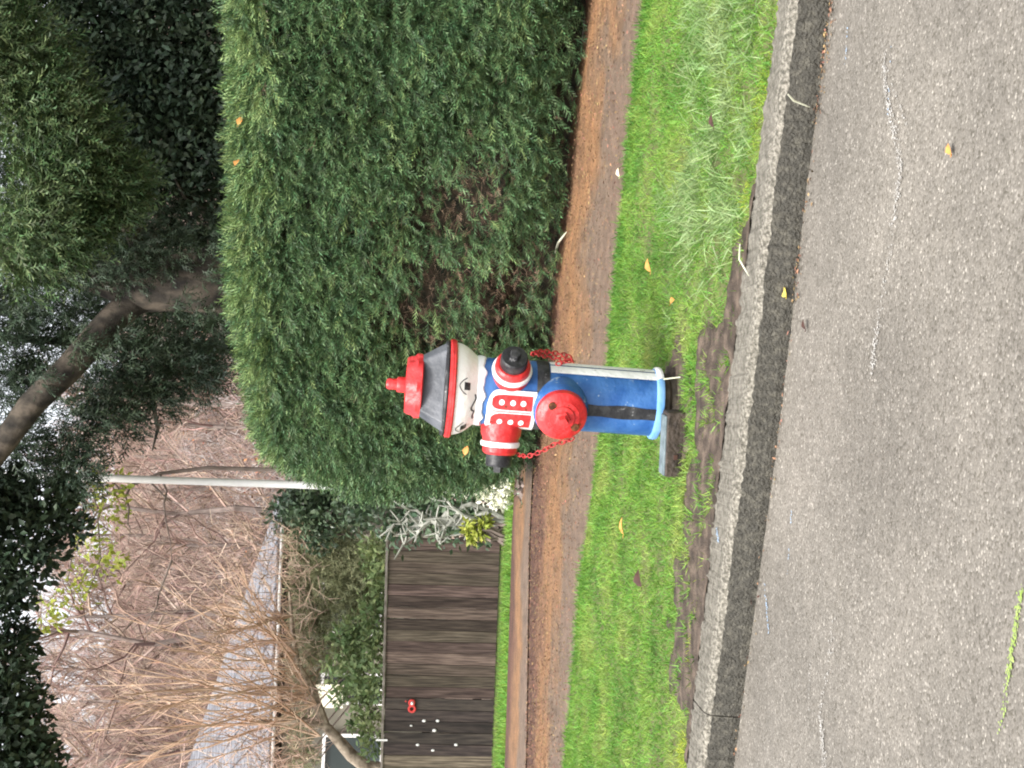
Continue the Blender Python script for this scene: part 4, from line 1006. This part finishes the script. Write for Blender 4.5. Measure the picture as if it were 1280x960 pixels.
for a in (-15.5, -52):
    for px in (628, 642, 655): painted('button', disc(a, px, 4.6 if a > -30 else 6.4, 3.5), 8, 8, cyl(41.8), .0095, M['paintwhite'], chest)
painted('trouser_stripe', rrect(43, 63, 688, 822), 6, 20, cyl(41.3), .0018, M['paintwhite'], barrel)
painted('trouser_stripe', rrect(67, 98, 688, 822), 6, 20, cyl(41.3), .0018, M['paintwhite'], barrel)
painted('leg_gap', lambda s, t: (-31 + 22 * s + 1.2 * math.sin(t * 9 + s * 3), 734 + 88 * t), 6, 24, cyl(41.2), .0015, M['black'], barrel)
painted('flange_stripe', rrect(43, 98, 822, 830), 8, 4, lambda px: np.interp(px, [821, 823, 827, 830, 832], [42, 44.8, 45.8, 45, 40]), .001, M['paintwhite'], hyd)
# face
def ribbon(pts, w, rfun, lift):
    """pts: (picture y offset from axis -> px), width in pixels"""
    mb = MB(); n_ = len(pts); v = []
    for i, (a, x) in enumerate(pts):
        p, q = pts[max(i - 1, 0)], pts[min(i + 1, n_ - 1)]
        da, dx = (q[0] - p[0]) * .9, q[1] - p[1]; L = math.hypot(da, dx) or 1
        na, nx_ = -dx / L, da / L
        ww = w * (.55 if i in (0, n_ - 1) else 1)
        v.append(curved(a + na * ww / .9, x + nx_ * ww, rfun, lift)); v.append(curved(a - na * ww / .9, x - nx_ * ww, rfun, lift))
    mb.add(v, [(2 * i, 2 * i + 1, 2 * i + 3, 2 * i + 2) for i in range(n_ - 1)]); return mb
def smooth_pts(pts, k=5):
    out = []
    for i in range(len(pts) - 1):
        p0, p1, p2, p3 = pts[max(i - 1, 0)], pts[i], pts[i + 1], pts[min(i + 2, len(pts) - 1)]
        for j in range(k):
            t = j / k
            out.append(tuple(.5 * ((2 * p1[c]) + (-p0[c] + p2[c]) * t + (2 * p0[c] - 5 * p1[c] + 4 * p2[c] - p3[c]) * t * t + (-p0[c] + 3 * p1[c] - 3 * p2[c] + p3[c]) * t ** 3) for c in (0, 1)))
    return out + [pts[-1]]
for c, wd in ((4.5, 1.0), (-60, 1.15)):
    painted('eye', rrect(c - 5 * wd, c + 5 * wd, 579.5, 587), 6, 5, FR, .0016, M['black'], face)
    ribbon(smooth_pts([(c + 11 * wd, 583), (c + 6 * wd, 577), (c, 573.5), (c - 7 * wd, 577.5), (c - 11 * wd, 583)], 4), .55, FR, .0014).build('eyebrow', M['black'], face)
ribbon(smooth_pts([(-6, 594.2), (-13, 595.6), (-20, 593), (-27, 590.6), (-31, 591.6), (-35, 594.4), (-42, 593), (-50, 594)], 5), 1.0, FR, .0016).build('moustache', M['black'], face)

# chains from the nozzle caps
def chain(pts, name='chain'):
    P_ = [Vector(p) for p in smooth3(pts, 10)]
    dist = [0]
    for a, b_ in zip(P_[:-1], P_[1:]): dist.append(dist[-1] + (b_ - a).length)
    step = .0142; n_ = int(dist[-1] / step); mb = MB(); j = 0
    for i in range(n_):
        t = (i + .5) * step
        while dist[j + 1] < t: j += 1
        p = P_[j].lerp(P_[j + 1], (t - dist[j]) / (dist[j + 1] - dist[j])); d_ = (P_[j + 1] - P_[j]).normalized()
        q = d_.to_track_quat('X', 'Z').to_matrix() @ Matrix.Rotation(R(90 * (i % 2) + 20), 3, 'X')
        mb.torus(p, q,   .0062, .0019, 12, 5, 1.5)
    return mb.build(name, M['redchain'], hyd, smooth=True, angle=180)
def smooth3(pts, k):
    out = []
    for i in range(len(pts) - 1):
        p = [Vector(pts[max(i - 1, 0)]), Vector(pts[i]), Vector(pts[i + 1]), Vector(pts[min(i + 2, len(pts) - 1)])]
        for j in range(k):
            t = j / k; out.append(.5 * (2 * p[1] + (p[2] - p[0]) * t + (2 * p[0] - 5 * p[1] + 4 * p[2] - p[3]) * t * t + (3 * p[1] - p[0] - 3 * p[2] + p[3]) * t ** 3))
    return out + [Vector(pts[-1])]
def hp(y_off, px, depth): return (y_off * K, -depth * K, Z(px))      # offset right of the axis, height, towards the viewer
chain([hp(49, 658, 66), hp(53, 672, 54), hp(52, 690, 44), hp(50, 706, 40), hp(45, 712, 40), hp(42, 702, 42), hp(39, 692, 42)])
chain([hp(-76, 657, -2), hp(-76, 668, 18), hp(-68, 684, 32), hp(-58, 698, 42), hp(-53, 712, 48), hp(-46, 724, 52)])
chain([hp(49, 658, 66), hp(49, 666, 60), hp(48, 678, 46), hp(46, 700, 40), hp(46, 714, 40)])

# dark block by the foot
blk = empty('foot_block', on(857, 556), 'dark wet rectangular block lying at the hydrant foot', 'block')
mb = MB(); mb.box((0, .025, .027), (.186, .06, .060)); o = mb.build('block', M['slab'], blk, bevel=.004)
mb = MB(); mb.box((-.004, .027, .0585), (.172, .054, .006)); mb.build('top_face', M['slabtop'], blk, bevel=.002)
blk.rotation_euler = (R(3), R(-1.5), R(-8))
mb = MB(); mb.box((-.035, -.0085, .03), (.014, .004, .010)); mb.build('chip', M['leafbrown'], blk)
mb = MB(); mb.tube([Vector((hb.x + .075, hb.y - .10, .052)), Vector((hb.x + .083, hb.y - .115, .004))], [.0025, .002], 5)
tag(mb.build('straw', M['straw'], None), 'short pale straw leaning on the hydrant pipe just below its base flange', 'straw')

# ------------------------------------------------------------------ fallen leaves and stalks
def fallen(px, py, m, L, label, z=.03, w=.6, rot=0.0, name='fallen_leaf', cat='leaf', tilt=.25):
    p = on(px, py, z); mb = MB(); n_ = 9; v = []; f = []
    for i in range(n_):
        t = i / (n_ - 1); hw_ = w * .5 * L * math.sin(math.pi * (t ** .8)) * (1 + .12 * math.sin(i * 2.4))
        for sgn in (-1, 0, 1): v.append(((t - .5) * L, sgn * hw_, .004 + abs(sgn) * hw_ * .35 + .10 * L * math.sin(t * 3)))
    for i in range(n_ - 1):
        for j in (0, 1): k = i * 3 + j; f.append((k, k + 3, k + 4, k + 1))
    mb.add(v, f); mb.tube([(-.5 * L, 0, .004), (-.72 * L, .05 * L, .006)], [.0012, .0008], 4)
    o = mb.build(name, m, None, smooth=True, angle=180); o.location = p; o.rotation_euler = (tilt, -.1, rot); return tag(o, label, cat, 'fallen leaves')
fallen(983, 365, M['leafyellow'], .028, 'yellow leaf in the gutter against the dark kerb face', z=-.055, w=.9, rot=.6)
fallen(1008, 405, M['leafbrown'], .026, 'small black leaf flat on the road near the gutter', z=ROADZ + .004, w=.6, rot=.3, tilt=.1)
fallen(813, 331, M['leaforange'], .052, 'orange-brown leaf on the short lawn near its path side', w=.5, rot=.5)
fallen(842, 379, M['leaforange'], .035, 'light orange leaf at the edge of the bare mud', w=.8, rot=2.0)
fallen(775, 215, M['leafpale'], .035, 'pale cream leaf where the lawn meets the path', w=.7, rot=.2)
fallen(780, 657, M['leaforange'], .06, 'narrow orange leaf on the lawn between hydrant and fence', w=.35, rot=.0)
fallen(802, 722, M['leafbrown'], .06, 'dark leaf lying in the grass left of the hydrant', w=.8, rot=.4)
fallen(893, 150, M['leafbrown'], .04, 'brown leaf caught in the long pale grass', z=.07, w=.5, rot=.2)
fallen(1190, 186, M['leaforange'], .022, 'tan leaf far out on the asphalt', z=ROADZ + .004, w=.7, rot=.4, tilt=.1)
fallen(938, 742, M['leafbrown'], .045, 'curled dark brown leaf in the gutter at the foot of the kerb', z=ROADZ + .01, w=.7, rot=.8)
fallen(965, 402, M['leafbrown'], .03, 'rusty leaf scrap stuck to the kerb face', z=-.05, w=.6, rot=1.0, tilt=.9)
fallen(125, 98, M['leaforange'], .01, 'x', z=.03) if False else None
def stalk(a, b_, m, label, w=.003, za=0, zb=0):
    A, B = on(*a, za), on(*b_, zb); c = A.lerp(B, .5) + Vector((0, 0, .012)); mb = MB(); o0 = A.copy()
    mb.tube([A - o0, A.lerp(c, .6) - o0, c - o0, c.lerp(B, .6) - o0, B - o0], [w * .6, w, w, w * .8, w * .3], 5)
    o = mb.build('dry_stalk', m, None, smooth=True); o.location = A; tag(o, label, 'stalk')
stalk((985, 118), (1012, 134), M['straw'], 'pale grass stalk drooping over the kerb face', .0024, .014, -.05)
stalk((925, 305), (936, 345), M['straw'], 'long pale grass blade lying along the kerb edge', .0024, .02, .02)
stalk((694, 316), (708, 290), M['straw'], 'thin pale twig lying under the hedge on the path', .006, .02, .02)

# dry leaves caught in the hedge
for i, (px, py, d_, s, lab) in enumerate([(583, 563, 6.95, .05, 'orange leaf caught in the hedge left of the painted head'), (301, 152, 6.35, .05, 'orange leaf on the hedge top, nearer the right end'), (297, 204, 6.5, .05, 'orange leaf on the hedge top above the middle of the face')]):
    o = fallen(900, 500, M['leaforange'], s, lab, rot=.5 + i); o.location = at(px, py, d_); o.rotation_euler = (1.2, .3, .4 * i); o['group'] = 'dry leaves caught in the hedge'
